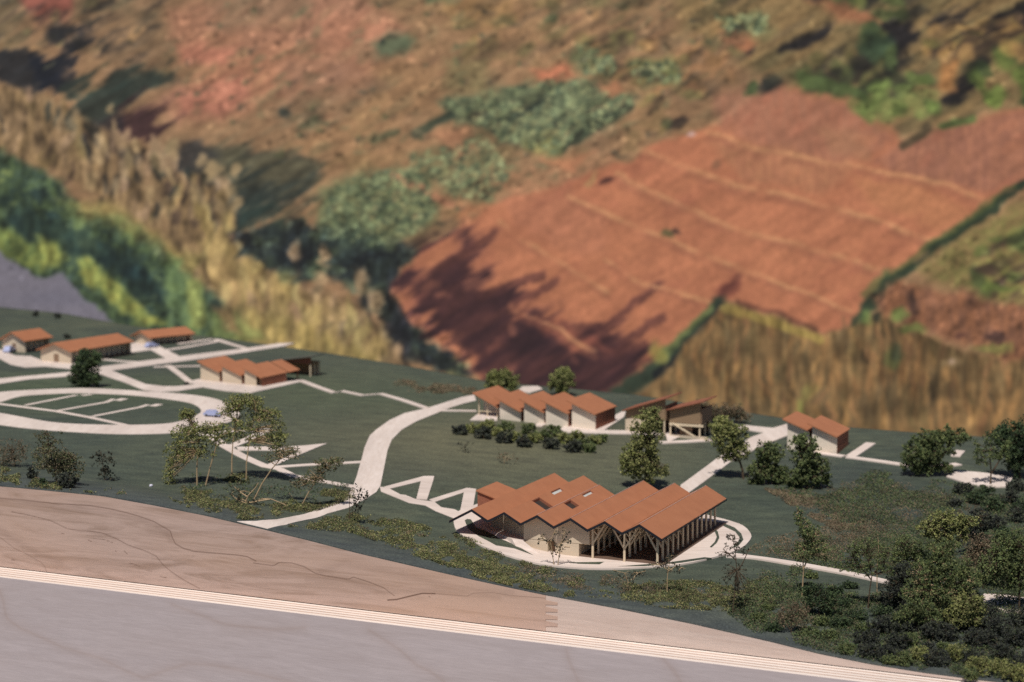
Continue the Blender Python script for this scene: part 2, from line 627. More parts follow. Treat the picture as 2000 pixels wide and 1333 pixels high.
plinth = thing('display_plinth', 'wooden plinth under the model, finger jointed brown and pale boards over a plywood edge', 'plinth',
               tuple(L0), YAW)


def edge_xz(u, v, back=0.0):
    """point of the board face (X along, z up) seen at a photo pixel"""
    d = ray(u, v)
    o = EYE
    t = ((L0 - o) @ EB) / (d @ EB)
    P = o + t * d
    return float((P - L0) @ EA), float(P[2])


JX = .5640
VEINS = [
    (.0009, 1.0, [(0, 293), (200, 310), (420, 335), (700, 352), (850, 375), (1000, 410), (1100, 440), (1200, 475), (1260, 510), (1330, 550), (1345, 600),
                  (1370, 650), (1430, 685), (1520, 710), (1700, 725), (1850, 738), (1930, 750), (2000, 785)], 0),
    (.0007, .95, [(-20, 560), (140, 582), (180, 555), (280, 560), (380, 590), (460, 640), (540, 660), (720, 688), (760, 670), (870, 705), (1000, 755), (1045, 790), (1080, 815)], 1),
    (.0007, .9, [(90, 400), (250, 432), (400, 470), (520, 530), (620, 548), (780, 560), (900, 605), (1000, 660), (1120, 700), (1220, 745), (1270, 810),
                 (1340, 870), (1430, 930), (1560, 1000)], 0),
    (.0006, .7, [(0, 600), (120, 690), (200, 725), (320, 795), (350, 830), (365, 870)], 0),
    (.0010, 1.3, [(1030, 850), (1100, 845), (1200, 820), (1300, 797), (1400, 800)], 1),
    (.0006, .7, [(1400, 800), (1650, 820), (1700, 795), (1850, 792), (2000, 815), (2260, 835)], 1),
    (.0005, 1.1, [(1010, 800), (1090, 825)], 0), (.0005, 1.1, [(1140, 858), (1190, 865)], 0), (.0005, 1.1, [(1250, 905), (1300, 915)], 0),
    (.0006, 1.1, [(970, 705), (995, 730)], 0), (.0005, 1.0, [(730, 607), (800, 615), (880, 640)], 0), (.0006, 1.1, [(690, 622), (715, 632)], 0),
    (.0006, 1.0, [(900, 705), (912, 712)], 0), (.0006, .9, [(480, 568), (500, 574)], 0), (.0007, .9, [(90, 772), (115, 780)], 0), (.0006, .8, [(1350, 820), (1362, 828)], 1),
    (.0030, .22, [(0, 300), (420, 360), (850, 400), (1180, 480), (1300, 560), (1330, 620)], 0), (.0035, .20, [(0, 540), (150, 640), (320, 740), (480, 800)], 0),
    (.0035, .2, [(500, 620), (700, 560), (1100, 640), (1600, 760), (2000, 790)], 1), (.0028, .2, [(400, 690), (700, 690), (1000, 790), (1400, 770), (1900, 830)], 1)]


def vein_field(X, Z):
    g = np.zeros_like(X)
    for w, s, line, z in VEINS:
        pts = np.array([edge_xz(*((.25 * x, 900 + .25 * y) if z == 0 else (500 + .25 * x, 960 + .25 * y))) for x, y in line])
        # smooth the reading
        t = np.arange(len(pts))
        tt = np.linspace(0, len(pts) - 1, len(pts) * 5)
        pts = np.stack([np.interp(tt, t, pts[:, 0]), np.interp(tt, t, pts[:, 1])], -1)
        for a, b in zip(pts[:-1], pts[1:]):
            mk = (X > min(a[0], b[0]) - 4 * w) & (X < max(a[0], b[0]) + 4 * w)
            if not mk.any():
                continue
            x, zz = X[mk] - a[0], Z[mk] - a[1]
            d = b - a
            h = np.clip((x * d[0] + zz * d[1]) / max(d @ d, 1e-12), 0, 1)
            r = np.hypot(x - h * d[0], zz - h * d[1])
            ww = w * (.55 if w < .002 else 1)
            g[mk] = np.maximum(g[mk], .8 * s * np.exp(-(r / ww) ** 2))
    return np.clip(g, 0, 1)


def board(name, x0, x1, nx, nz, mat, veins, fingers=()):
    xs = np.linspace(x0, x1, nx) if not veins else np.unique(np.concatenate([np.linspace(x0, -.06, 160), np.linspace(-.06, x1, nx - 159)]))
    nx = len(xs)
    top = np.maximum(np.asarray(TZ(xs, np.zeros(nx))) - .0013, .0006)
    X = np.repeat(xs[:, None], nz, 1)
    Zz = np.linspace(0, 1, nz)[None] * top[:, None]
    n = nx * nz
    front = np.stack([X, np.zeros_like(X), Zz], -1).reshape(-1, 3)
    idx = np.arange(n).reshape(nx, nz)
    F = np.stack([idx[:-1, :-1], idx[1:, :-1], idx[1:, 1:], idx[:-1, 1:]], -1).reshape(-1, 4)
    rim = np.concatenate([idx[:, 0], idx[-1, 1:], idx[::-1, -1][1:], idx[0, ::-1][1:]])
    bk = front[rim].copy()
    bk[:, 1] = .018
    m = len(rim)
    F2 = np.stack([rim[:-1], n + np.arange(m - 1), n + np.arange(1, m), rim[1:]], -1)
    V = np.vstack([front, bk])
    FF = np.vstack([F, F2])
    for (za, zb, ta, tb, xa, xb) in fingers:
        o = len(V)
        q = [(xa, za), (xb, ta), (xb, tb), (xa, zb)]
        V = np.vstack([V, [(x, -.0004, z) for x, z in q], [(x, .018, z) for x, z in q]])
        FF = np.vstack([FF, o + np.array([(0, 1, 2, 3), (0, 4, 5, 1), (1, 5, 6, 2), (2, 6, 7, 3), (3, 7, 4, 0)])])
    me = np_mesh(name, V, FF, mat)
    at_ = me.attributes.new('vein', 'FLOAT', 'POINT')
    vals = np.zeros(len(V))
    if veins:
        vals[:n] = vein_field(X.ravel(), Zz.ravel())
    at_.data.foreach_set('value', vals.astype(np.float32))
    return link(name, me, plinth)


FING = []
for za, zb in ((.0045, .0084), (.0104, .0143), (.0166, .0204), (.0226, .0260)):
    FING.append((za - .0002, zb + .0002, za + .0007, zb - .0008, JX - .0002, JX + .0105))
board('terrain_board', XL, JX, 1300, 110, M['board_dark'], True, FING)
bl = board('terrain_board', JX + .00012, XR, 60, 6, M['board_light'], False)
tag(bl, 'pale maple terrain board right of the finger joint')
# plywood edge seen from above: bands of veneer with glue lines between
wid = [.0044, .0026, .0040, .0026, .0040, .0026, .0038, .0024, .0046]
y = -.0006
for i, w in enumerate(wid):
    mb = MB()
    mb.box(XL, XR, y - w + .0004, y, -.02, -.0004 - (.00025 if i % 2 else 0))
    mb.build('ply', M['ply_dark' if i % 2 else 'ply_pale'], plinth)
    if i < len(wid) - 1:
        mb = MB()
        mb.box(XL, XR, y - w - .0002, y - w + .0006, -.02, -.0006)
        mb.build('glue_line', M['glue'], plinth)
    y -= w
YP = y
PVEIN = [(.35, 0, 950, [(0, 580), (40, 740), (110, 790), (200, 830), (350, 900), (560, 960), (700, 1030), (800, 1070), (950, 1020), (1050, 990), (1200, 1000), (1400, 1040), (1650, 1100)]),
         (.25, 1000, 1080, [(425, 755), (440, 830), (470, 900), (500, 960), (520, 1010)]), (.35, 700, 1000, [(60, 660), (230, 770), (330, 860), (400, 890), (480, 950), (520, 1000)]),
         (.35, 700, 1000, [(1690, 810), (1760, 880), (1800, 950)]), (.35, 0, 950, [(960, 660), (1120, 720), (1250, 770), (1500, 800), (1700, 790)]), (.35, 0, 950, [(-40, 520), (20, 640), (30, 720)]),
         (.25, 1000, 1080, [(1180, 830), (1240, 900), (1300, 980), (1320, 1010)])]
pxs, pzs = np.linspace(-.10, 1.0, 740), np.linspace(-.0007, -.12, 90)
GX, GZ = np.meshgrid(pxs, pzs, indexing='ij')
pv = np.zeros_like(GX)
PPL = L0 + EB * YP
for sc_, ox, oy, ln in PVEIN:
    pts = []
    for x, yy in ln:
        d = ray(ox + x * sc_, oy + yy * sc_)
        P = EYE + d * (((PPL - EYE) @ EB) / (d @ EB))
        pts.append(((P - L0) @ EA, P[2]))
    pts = np.array(pts)
    for a, b in zip(pts[:-1], pts[1:]):
        d = b - a
        h = np.clip(((GX - a[0]) * d[0] + (GZ - a[1]) * d[1]) / (d @ d), 0, 1)
        r = np.hypot(GX - a[0] - h * d[0], GZ - a[1] - h * d[1])
        pv = np.maximum(pv, .20 * np.exp(-(r / .0014) ** 2) + .14 * np.exp(-(r / .006) ** 2))
V = np.stack([GX, np.full_like(GX, YP), GZ], -1).reshape(-1, 3)
idx = np.arange(GX.size).reshape(GX.shape)
F = np.stack([idx[:-1, :-1], idx[:-1, 1:], idx[1:, 1:], idx[1:, :-1]], -1).reshape(-1, 4)
o = len(V)
V = np.vstack([V, [(x, YP, z) for x, z in ((XL, -.0007), (-.10, -.0007), (-.10, -.12), (XL, -.12), (1.0, -.0007), (XR, -.0007), (XR, -.12), (1.0, -.12), (XL, -.85), (XR, -.85))],
               [(XL, YP + .003, -.0007), (XR, YP + .003, -.0007), (XL, YP + .018, -.85), (XR, YP + .018, -.85), (XR, YP + .018, -.021), (XL, YP + .018, -.021)]])
F = np.vstack([F, o + np.array([(0, 3, 2, 1), (4, 7, 6, 5), (3, 8, 9, 6), (0, 5, 11, 10), (9, 13, 14, 5), (8, 0, 15, 12), (12, 15, 14, 13)])])
pm = np_mesh('panel', V, F, M['panel'])
at_ = pm.attributes.new('vein', 'FLOAT', 'POINT')
at_.data.foreach_set('value', np.concatenate([pv.ravel(), np.zeros(16)]).astype(np.float32))
link('panel', pm, plinth)
mb = MB()
mb.box(XL, XR, .02, .3, -.85, -.06)
mb.box(XL, XR, .3, .85, -.85, -.10)
mb.build('carcass', M['ply_dark'], plinth)

mb = MB()
mb.box(-6, 6, -4, 8, -.90, -.852)
tag(mb.build('floor', mat_mottled('grey_floor', (.30, .29, .28), (.36, .35, .34), 3, .6, .3, 40, .06, bumpd=0)), 'plain grey exhibition floor', kind='structure')

# ------------------------------------------------------------------ roads and paths (pale veneer)
LIFT = [.00050]


def lift():
    LIFT[0] += .00002
    return LIFT[0]


sheet('road', [(455, 1023), (500, 1019), (540, 1016), (575, 1009), (640, 987), (678, 970), (690, 950), (697, 930), (707, 895), (712, 875), (722, 852), (735, 840), (760, 822), (790, 808),
               (826, 800), (860, 790), (900, 777), (926, 772), (930, 783), (905, 789), (880, 797), (850, 809), (815, 823), (785, 840), (765, 860), (757, 880),
               (748, 925), (743, 950), (735, 962), (712, 977), (680, 993), (640, 1004), (600, 1016), (560, 1026), (520, 1035)], M['path2'], lift(),
      'pale veneer main road curving up from the front edge to the five roof building')
sheet('path', [(742, 952), (756, 953), (782, 967), (792, 968), (814, 977), (848, 981), (862, 992), (888, 996), (905, 1005), (888, 1014), (850, 999), (830, 988), (798, 983), (776, 974), (744, 961)],
      M['path'], lift(), 'stepped pale path running down to the pavilion plaza')
sheet('path', [(750, 952), (828, 931), (848, 931), (846, 940), (834, 977), (813, 976), (822, 941), (760, 956)], M['path'], lift(), 'first hairpin ramp of pale veneer beside the road')
sheet('path', [(838, 977), (912, 954), (930, 956), (922, 1003), (898, 1003), (906, 963), (848, 982)], M['path'], lift(), 'second hairpin ramp of pale veneer beside the brown gable')
PW = .011
stroke('path', [(352, 832), (380, 845), (412, 853), (440, 873), (470, 890), (500, 904), (522, 913)], PW * 1.1, M['path'], lift(), 'upper path going downhill behind the leaning trees')
stroke('path', [(520, 912), (545, 917), (572, 930), (630, 941), (695, 952)], PW, M['path'], lift(), 'lower path running to the road crossing')
stroke('path', [(443, 876), (470, 865), (500, 852), (519, 842), (528, 839)], PW * 1.1, M['path'], lift(), 'short path climbing between the leaning trees')
stroke('path', [(400, 846), (450, 843), (520, 841)], PW * .9, M['path'], lift(), 'thin path on the slope under the loop road')
sheet('path', [(462, 874), (570, 873), (600, 871), (639, 867), (560, 900), (532, 913), (518, 910), (560, 893), (590, 881), (465, 881)], M['path'], lift(), 'pointed hairpin of pale veneer on the lawn')
stroke('path', [(530, 914), (600, 909), (660, 906), (712, 903)], PW * .8, M['path'], lift(), 'thin straight path joining the hairpin to the road')
outer = [(0, 767), (80, 762), (166, 759.5), (230, 762), (286, 766), (351, 770), (416, 779), (455, 795), (468, 810), (452, 824), (400, 838), (338, 847), (234, 849), (130, 844), (52, 837.5), (0, 831),
         (-70, 822), (-130, 810), (-130, 795), (-80, 778)]
inner = [(0, 787), (39, 776), (104, 771), (166, 770), (260, 774), (338, 783), (377, 791), (393, 804), (377, 815), (338, 827), (273, 831), (182, 830.5), (104, 826), (39, 815), (0, 808), (-45, 803), (-60, 797), (-40, 792)]


def smooth_ring(pts, k=5):
    P = np.array(pts, float)
    n = len(P)
    out = []
    for i in range(n):
        p0, p1, p2, p3 = P[i - 1], P[i], P[(i + 1) % n], P[(i + 2) % n]
        for j in range(k):
            t = j / k
            out.append(tuple(.5 * (2 * p1 + (p2 - p0) * t + (2 * p0 - 5 * p1 + 4 * p2 - p3) * t * t + (3 * p1 - p0 - 3 * p2 + p3) * t ** 3)))
    return out


sheet('road', smooth_ring(outer), M['path2'], lift(), 'pale oval loop road at the left of the model')
LIFT[0] += .00006
sheet('lawn', smooth_ring(inner), M['ground'], lift(), 'green oval lawn inside the loop road')
stroke('path', [(-50, 783), (0, 790.5), (112, 805), (177, 817), (250, 833)], PW * .9, M['path'], lift(), 'straight path crossing the oval lawn')
stroke('path', [(49, 793), (100, 783), (135, 776), (150, 773)], PW * .6, M['path'], lift(), 'leftmost thin spur path on the oval lawn')
stroke('path', [(112, 804), (208, 787), (222, 781)], PW * .6, M['path'], lift(), 'middle thin spur path on the oval lawn')
stroke('path', [(180, 815), (273, 797), (289, 792)], PW * .6, M['path'], lift(), 'rightmost thin spur path on the oval lawn')
stroke('path', [(229, 784), (244, 780)], PW * .9, M['path'], lift(), 'short dash at the end of the middle spur path')
stroke('path', [(297, 795), (312, 791)], PW * .9, M['path'], lift(), 'short dash at the end of the rightmost spur path')
stroke('path', [(160, 774), (178, 772)], PW * .8, M['path'], lift(), 'short dash at the end of the leftmost spur path')
sheet('path', [(-60, 745), (0, 741), (40, 737), (138, 728), (200, 722), (202, 729), (138, 736), (60, 742), (0, 751), (-60, 757)], M['path2'], lift(), 'pale path behind the loop road to the dark tree')
sheet('path', [(-60, 672), (0, 684), (30, 696), (60, 697), (80, 704), (140, 707), (190, 712), (190, 722), (140, 722), (90, 717), (50, 719), (20, 713), (0, 702), (-60, 690)], M['path2'], lift(), 'wide pale forecourt before the long gabled house')
sheet('road', [(185, 719), (290, 705), (400, 691), (470, 683), (545, 672), (575, 671), (556, 677), (480, 689), (400, 701), (300, 714), (190, 729)], M['path2'], lift(), 'straight road running right behind the three roof building')
sheet('road', [(215, 724), (250, 738), (285, 752), (320, 756), (345, 756), (400, 750), (402, 757), (350, 765), (310, 767), (280, 763), (240, 747), (186, 729)], M['path2'], lift(), 'pale road curving down from the dark tree to the three roof building')
stroke('path', [(328, 715), (350, 731), (374, 750)], PW, M['path'], lift(), 'short slanting path left of the three roof building')
stroke('path', [(300, 718), (345, 717), (392, 716)], PW * .8, M['path'], lift(), 'thin grey path behind the slanting path')
sheet('forecourt', [(366, 747), (392, 741), (502, 753), (520, 753), (583, 744), (588, 747), (490, 769), (440, 765), (400, 758)], M['path2'], lift(), 'pale forecourt in front of the three roof building')
sheet('path', [(288, 681), (312, 678), (350, 697), (338, 703), (322, 700)], M['path2'], lift(), 'short pale link path before the second gabled house')
sheet('forecourt', [(200, 690), (240, 675), (284, 668), (318, 682), (256, 690), (204, 699)], M['path2'], lift(), 'pale forecourt between the gabled houses')
stroke('path', [(318, 686), (360, 680), (405, 672), (425, 668), (415, 664), (350, 673)], PW, M['path'], lift(), 'hairpin ramp in front of the second gabled house')
stroke('path', [(422, 664), (450, 673), (488, 684)], PW, M['path'], lift(), 'diagonal path joining the hairpin ramp to the road')
stroke('path', [(200, 703), (240, 707), (278, 709)], PW * .9, M['path'], lift(), 'thin path right of the dark tree')
stroke('path', [(586, 744), (620, 757), (654, 769), (668, 765), (708, 773.5), (744, 770.5), (790, 784), (834, 799)], PW, M['path'], lift(), 'zigzag path crossing the lawn from the three roof building to the road')
stroke('path', [(856, 803), (890, 803.5), (930, 804)], PW * .8, M['path'], lift(), 'thin path to the porch of the five roof building')
sheet('forecourt', [(918, 822), (971, 823), (972, 811), (935, 809)], M['path2'], lift(), 'pale pad before the porch of the five roof building')
sheet('forecourt', [(1094, 840), (1119, 822), (1147, 828), (1164, 833), (1214, 806), (1222, 806), (1219, 816), (1180, 842), (1230, 843), (1310, 845), (1310, 851), (1131, 847), (1106, 846)],
      M['path2'], lift(), 'pale terrace wrapping the right end of the five roof building')
stroke('path', [(1050, 834), (1068, 824)], PW, M['path'], lift(), 'short pale stub path between the five gables')
sheet('forecourt', [(1300, 850), (1322, 848), (1332, 853), (1304, 866)], M['path2'], lift(), 'small pale pad before the braced shed')
stroke('path', [(1290, 866), (1340, 864), (1390, 861)], PW, M['path'], lift(), 'pale path passing in front of the braced shed')
sheet('road', [(1329, 950), (1401, 897), (1467, 856), (1493, 847), (1440, 838), (1452, 832), (1510, 838), (1537, 830), (1540, 852), (1490, 872), (1427, 904), (1345, 965), (1330, 975)],
      M['path2'], lift(), 'straight pale road from the pavilion up to the two roof building')
stroke('path', [(1585, 884), (1648, 893)], PW, M['path'], lift(), 'pale strip along the front of the two roof building')
stroke('path', [(1662, 893), (1682, 880), (1701, 867)], PW * 1.1, M['path'], lift(), 'short branch path right of the two roof building')
stroke('path', [(1655, 894), (1755, 908), (1820, 917), (1872, 908)], PW, M['path'], lift(), 'pale path leading right from the two roof building')
stroke('path', [(1866, 893), (1876, 882)], PW, M['path'], lift(), 'bit of pale path behind the right hand trees')
sheet('clearing', [(1848, 933), (1872, 921), (1925, 926), (1978, 935), (1967, 953), (1930, 954), (1886, 946)], M['path2'], lift(), 'pale clearing under the far right trees')
sheet('path', [(1418, 1082), (1440, 1084), (1470, 1088), (1560, 1101), (1650, 1117), (1740, 1137), (1738, 1143), (1650, 1124), (1560, 1108), (1470, 1093), (1440, 1091), (1418, 1090)], M['path'], lift(), 'narrow pale path leaving the plaza towards the thicket')
sheet('clearing', [(1906, 1183), (1922, 1163), (1965, 1165), (2010, 1172), (2030, 1202), (1951, 1196)], M['path'], lift(), 'pale clearing in the thicket at the right')
sheet('clearing', [(1010, 766), (1020, 757), (1050, 756), (1060, 762), (1036, 769)], M['path2'], lift(), 'pale clearing between the two round trees at the back')
# plaza round the pavilion
PLZ = [(888, 1008), (886, 1022), (891, 1038), (905, 1050), (930, 1064), (985, 1086), (1050, 1103.5), (1110, 1111), (1175, 1114), (1240, 1112), (1330, 1105), (1400, 1090), (1445, 1075),
       (1463, 1060), (1467, 1047), (1452, 1030), (1425, 1020), (1395, 1012), (1360, 1004), (1320, 1000), (1200, 985), (1060, 985), (950, 985), (920, 992), (900, 999)]
sheet('plaza', smooth_ring(PLZ, 3), M['path'], lift(), 'pale round plaza the pavilion stands on')
LIFT[0] += .00006
sheet('lawn', [(907.5, 1020), (912, 1017), (920, 1018), (930, 1034), (960, 1045), (1042, 1088), (1005, 1075), (969, 1069), (935, 1051), (914, 1036)], M['ground'], lift(), 'crescent of green lawn in the plaza, left of the pavilion')
sheet('lawn', [(1105, 1102), (1180, 1101), (1171, 1106), (1130, 1105)], M['ground'], lift(), 'thin green slot in the front of the plaza, left of the steps')
sheet('lawn', [(1206, 1110), (1300, 1103), (1376, 1092), (1390, 1093.5), (1330, 1103), (1260, 1109.5)], M['ground'], lift(), 'thin green slot in the front of the plaza, right of the steps')
sheet('lawn', [(1386, 1072), (1396, 1062), (1400, 1052), (1396, 1042), (1388, 1036), (1394, 1034), (1402, 1042), (1405, 1054), (1400, 1064), (1390, 1073)], M['ground'], lift(), 'small curved green strip right of the colonnade')
sheet('lawn', [(1398, 1022), (1415, 1026), (1435, 1034), (1448, 1046), (1452, 1058), (1442, 1070), (1426, 1076), (1440, 1064), (1445, 1054), (1436, 1042), (1415, 1032)], M['ground'], lift(), 'curved green strip along the right edge of the plaza')


# ------------------------------------------------------------------ the pavilion
def pt(P):
    return tuple(map(float, P))


OP = at(1155, 1094, .026)
hall = thing('pavilion', 'large model pavilion with six orange sawtooth roofs and a columned open hall', 'pavilion', pt(OP), YAW)
HP = .039
PEAK = [.0488 - .0328 * i for i in range(6)]
HALF = .0164
SL = .009 / HALF
BACK = [.1895, .1895, .1895, .1505, .1915, .193]
FR = -.0088
TH = .0011


def slope_panel(parent, xp, xe, zp, ze, y0, y1, mat, name='roof_panel', holes=(), th=TH):
    """roof board from ridge (xp,zp) to eave (xe,ze); holes are (x0,x1,y0,y1)"""
    def P(x, y):
        return Vector((x, y, zp + (ze - zp) * (x - xp) / (xe - xp)))
    nrm = Vector((-(ze - zp) / (xe - xp), 0, 1)).normalized()
    xs = sorted(set([xp, xe] + [h[k] for h in holes for k in (0, 1)]))
    ys = sorted(set([y0, y1] + [h[k] for h in holes for k in (2, 3)]))
    mb = MB()
    solid = lambda x, y: not any(h[0] < x < h[1] and h[2] < y < h[3] for h in holes) and xs[0] < x < xs[-1] and ys[0] < y < ys[-1]
    for i in range(len(xs) - 1):
        for j in range(len(ys) - 1):
            xm, ym = (xs[i] + xs[i + 1]) / 2, (ys[j] + ys[j + 1]) / 2
            if not solid(xm, ym):
                continue
            q = [P(xs[i], ys[j]), P(xs[i + 1], ys[j]), P(xs[i + 1], ys[j + 1]), P(xs[i], ys[j + 1])]
            mb.add(q, [(0, 1, 2, 3)])
            lo = [p - nrm * th for p in q]
            mb.add(lo, [(3, 2, 1, 0)])
            for (a, b, xx, yy) in ((0, 1, xm, ys[j] - 1e-5), (1, 2, xs[i + 1] + 1e-5, ym), (2, 3, xm, ys[j + 1] + 1e-5), (3, 0, xs[i] - 1e-5, ym)):
                if not solid(xx, yy):
                    mb.add([q[a], q[b], lo[b], lo[a]], [(0, 3, 2, 1)])
    return mb.build(name, mat, parent)


HOLES = {(4, 1): [(-.0812, -.0652, .053, .0715), (-.0812, -.0770, .099, .124)], (3, 1): [(-.0488, -.0396, .053, .0715), (-.0484, -.0448, .099, .123)]}
for i, xp in enumerate(PEAK):
    for s in (-1, 1):
        run = HALF
        if i == 0 and s == 1:
            run = .0212
        if i == 5 and s == -1:
            run = .0230
        g = .00015
        slope_panel(hall, xp + s * g * 0, xp + s * (run - g), HP, HP - SL * (run - g), FR, BACK[i], M['roof'], 'roof_panel', HOLES.get((i, s), ()))
        mb = MB()
        q = [(xp, FR - .0001, HP - .0002), (xp + s * run, FR - .0001, HP - SL * run - .0002), (xp + s * run, FR - .0001, HP - SL * run - .0026), (xp, FR - .0001, HP - .0026)]
        mb.prism(q if s > 0 else q[::-1], (0, -.0006, 0))
        mb.build('fascia', M['fascia'], hall)
mb = MB()
mb.box(PEAK[0] + .0212, PEAK[0] + .0217, FR, BACK[0], HP - SL * .0212 - .0017, HP - SL * .0212 - .0006)
mb.build('fascia', M['fascia'], hall)
for i in range(4):
    mb = MB()
    mb.prism([(PEAK[i] - .0006, FR, HP - .0004), (PEAK[i] + .0003, FR, HP - .0001), (PEAK[i] + .0003, FR, HP + .00025), (PEAK[i] - .0006, FR, HP + .0001)], (0, BACK[i] - FR, 0))
    mb.build('ridge_strip', M['ridge'], hall)
# skylights: two glazed, two closed by a sheet coloured like the shade below
for (i, s), hs in HOLES.items():
    for k, (x0, x1, y0, y1) in enumerate(hs):
        zf = lambda x: HP - SL * (x - PEAK[i])
        fr_ = MB()
        for (a0, a1, b0, b1) in ((x0 - .0003, x0 + .0004, y0, y1), (x1 - .0004, x1 + .0003, y0, y1)):
            fr_.prism([(a0, b0, zf(a0) - .0035), (a1, b0, zf(a1) - .0035), (a1, b0, zf(a1) - .0004), (a0, b0, zf(a0) - .0004)], (0, b1 - b0, 0))
        for b0 in (y0 - .0002, y1 - .0004):
            fr_.prism([(x0, b0, zf(x0) - .0035), (x1, b0, zf(x1) - .0035), (x1, b0, zf(x1) - .0004), (x0, b0, zf(x0) - .0004)], (0, .0006, 0))
        f_o = fr_.build('skylight_frame', M['brown'], hall)
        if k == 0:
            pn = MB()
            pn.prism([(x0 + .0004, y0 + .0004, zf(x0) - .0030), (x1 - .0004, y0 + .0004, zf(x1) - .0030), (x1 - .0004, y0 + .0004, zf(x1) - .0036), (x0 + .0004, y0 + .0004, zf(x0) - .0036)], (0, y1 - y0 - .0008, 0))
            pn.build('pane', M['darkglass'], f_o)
        if k == 1:
            pn = MB()
            pn.prism([(x0 + .0004, y0 + .0004, zf(x0) - .0016), (x1 - .0004, y0 + .0004, zf(x1) - .0016), (x1 - .0004, y0 + .0004, zf(x1) - .0022), (x0 + .0004, y0 + .0004, zf(x0) - .0022)], (0, y1 - y0 - .0008, 0))
            pn.build('pane', M['glass'], f_o)


def roof_z(x):
    """underside of the sawtooth roof"""
    d = min(abs(x - p) for p in PEAK)
    return HP - SL * d - TH * 1.25


def zig(x0, x1):
    ks = sorted([x for p in PEAK for x in (p, p + HALF, p - HALF) if x0 < x < x1])
    out = [x0]
    for k in ks + [x1]:
        if k - out[-1] > 1e-5:
            out.append(k)
    return [(x, roof_z(x)) for x in out]


def wall_x(name, x0, x1, y, z0, mat, t=.0018, ztop=None):
    """wall facing the front; its head follows the roof"""
    head = zig(x0, x1) if ztop is None else [(x0, ztop), (x1, ztop)]
    mb = MB()
    for (xa, za), (xb, zb) in zip(head[:-1], head[1:]):
        mb.prism([(xa, y, z0), (xb, y, z0), (xb, y, zb), (xa, y, za)], (0, t, 0))
    return mb.build(name, mat, hall)


wall_x('upper_wall', -.0666, -.0019, 0, .0140, M['wall'])
wall_x('lower_wall', -.0664, -.0429, .0003, -.006, M['wall'], ztop=.0139)
wall_x('lower_wall', -.0353, -.0123, .0003, -.006, M['wall'], ztop=.0139)
mb = MB(); mb.box(-.0428, -.0354, .0062, .0074, -.003, .0136); mb.build('door', M['door'], hall)
mb = MB(); mb.box(-.0262, -.0205, -.0002, .0001, -.0004, .0008); mb.build('sill', M['post'], hall)
mb = MB(); mb.box(-.0262, -.0210, -.0003, .0001, .0102, .0107); mb.build('lintel', M['post'], hall)
for xa in (-.0431, -.0353):
    mb = MB(); mb.box(xa, xa + .0003, .0021, .0075, -.004, .0136); mb.build('reveal', M['wall'], hall)
mb = MB(); mb.box(-.0141, -.0125, .0021, .185, -.003, .0136); mb.build('hall_side_wall', M['wall'], hall)
mb = MB(); mb.box(-.0660, -.0021, .0018, .186, .0133, .01395); mb.build('upper_floor', M['post'], hall)
mb = MB()
mb.prism([(-.0034, .0018, .01396), (-.0034, .186, .01396), (-.0034, .186, .0290), (-.0034, .0018, .0290)], (.0015, 0, 0))
mb.build('hall_side_wall', M['wall'], hall)
mb = MB(); mb.prism([(-.0666, .0018, -.004), (-.0666, .0058, -.004), (-.0666, .0058, .029), (-.0666, .0018, .029)], (.0015, 0, 0)); mb.build('return_wall', M['wall'], hall)
RY = lambda x: .006 + (x + .0667) / (-.1180 + .0667) * .036        # the ribbed wall falls back to the left
mb = MB()
zz = zig(-.1180, -.0667)
for (xa, za), (xb, zb) in zip(zz[:-1], zz[1:]):
    mb.prism([(xa, RY(xa), .0), (xb, RY(xb), .0), (xb, RY(xb), zb), (xa, RY(xa), za)], (0, .0018, 0))
mb.build('ribbed_wall', M['wall'], hall)
for k in range(24):
    x = -.1165 + k * .00212
    mb = MB(); mb.box(x, x + .0008, RY(x) - .0011, RY(x) - .0001, .003, roof_z(x) - .0006); mb.build('rib', M['wall'], hall)
mb = MB(); mb.prism([(-.1180, .0418, .0), (-.1180, .188, .0), (-.1180, .188, .0352), (-.1180, .0418, .0352)], (.0015, 0, 0)); mb.build('left_wall', M['wall'], hall)
mb = MB(); mb.box(-.1165, -.0660, .186, .1875, -.002, .028); mb.build('back_wall', M['wall'], hall)
mb = MB(); mb.box(-.0655, -.0036, .148, .1495, -.002, .028); mb.build('back_wall', M['wall'], hall)
mb = MB(); mb.box(-.1150, -.0150, .043, .147, .0, .0120); mb.build('room_floor', M['floor'], hall)
mb = MB(); mb.box(-.0122, .0692, .0015, .192, -.0030, .0027); mb.build('hall_floor', M['floor'], hall)
# pale embankment that climbs to the upper level in front of the ribbed wall
tp = [at(u, v, .0388) for u, v in ((934, 1024), (944, 1029), (956, 1035), (975, 1043), (1000, 1053), (1021.5, 1056))]
bt = [ground(u, v) + np.array([0, 0, .0012]) for u, v in ((928, 1027), (940, 1036), (955, 1046), (974, 1056), (1008, 1071), (1056, 1087))]
ins_ = [OP + EA * x + EB * yv + np.array([0, 0, .0128]) for x, yv in ((-.150, .075), (-.1265, .056), (-.1165, .050), (-.098, .036), (-.080, .022), (-.0664, .012))]
mb = MB()
for A_, B_ in ((tp, bt), (ins_, tp)):
    for i in range(len(A_) - 1):
        mb.add([A_[i], A_[i + 1], B_[i + 1], B_[i]], [(0, 3, 2, 1)])
tag(mb.build('embankment', M['path']), 'pale sloping embankment in front of the ribbed pavilion wall', kind='structure')
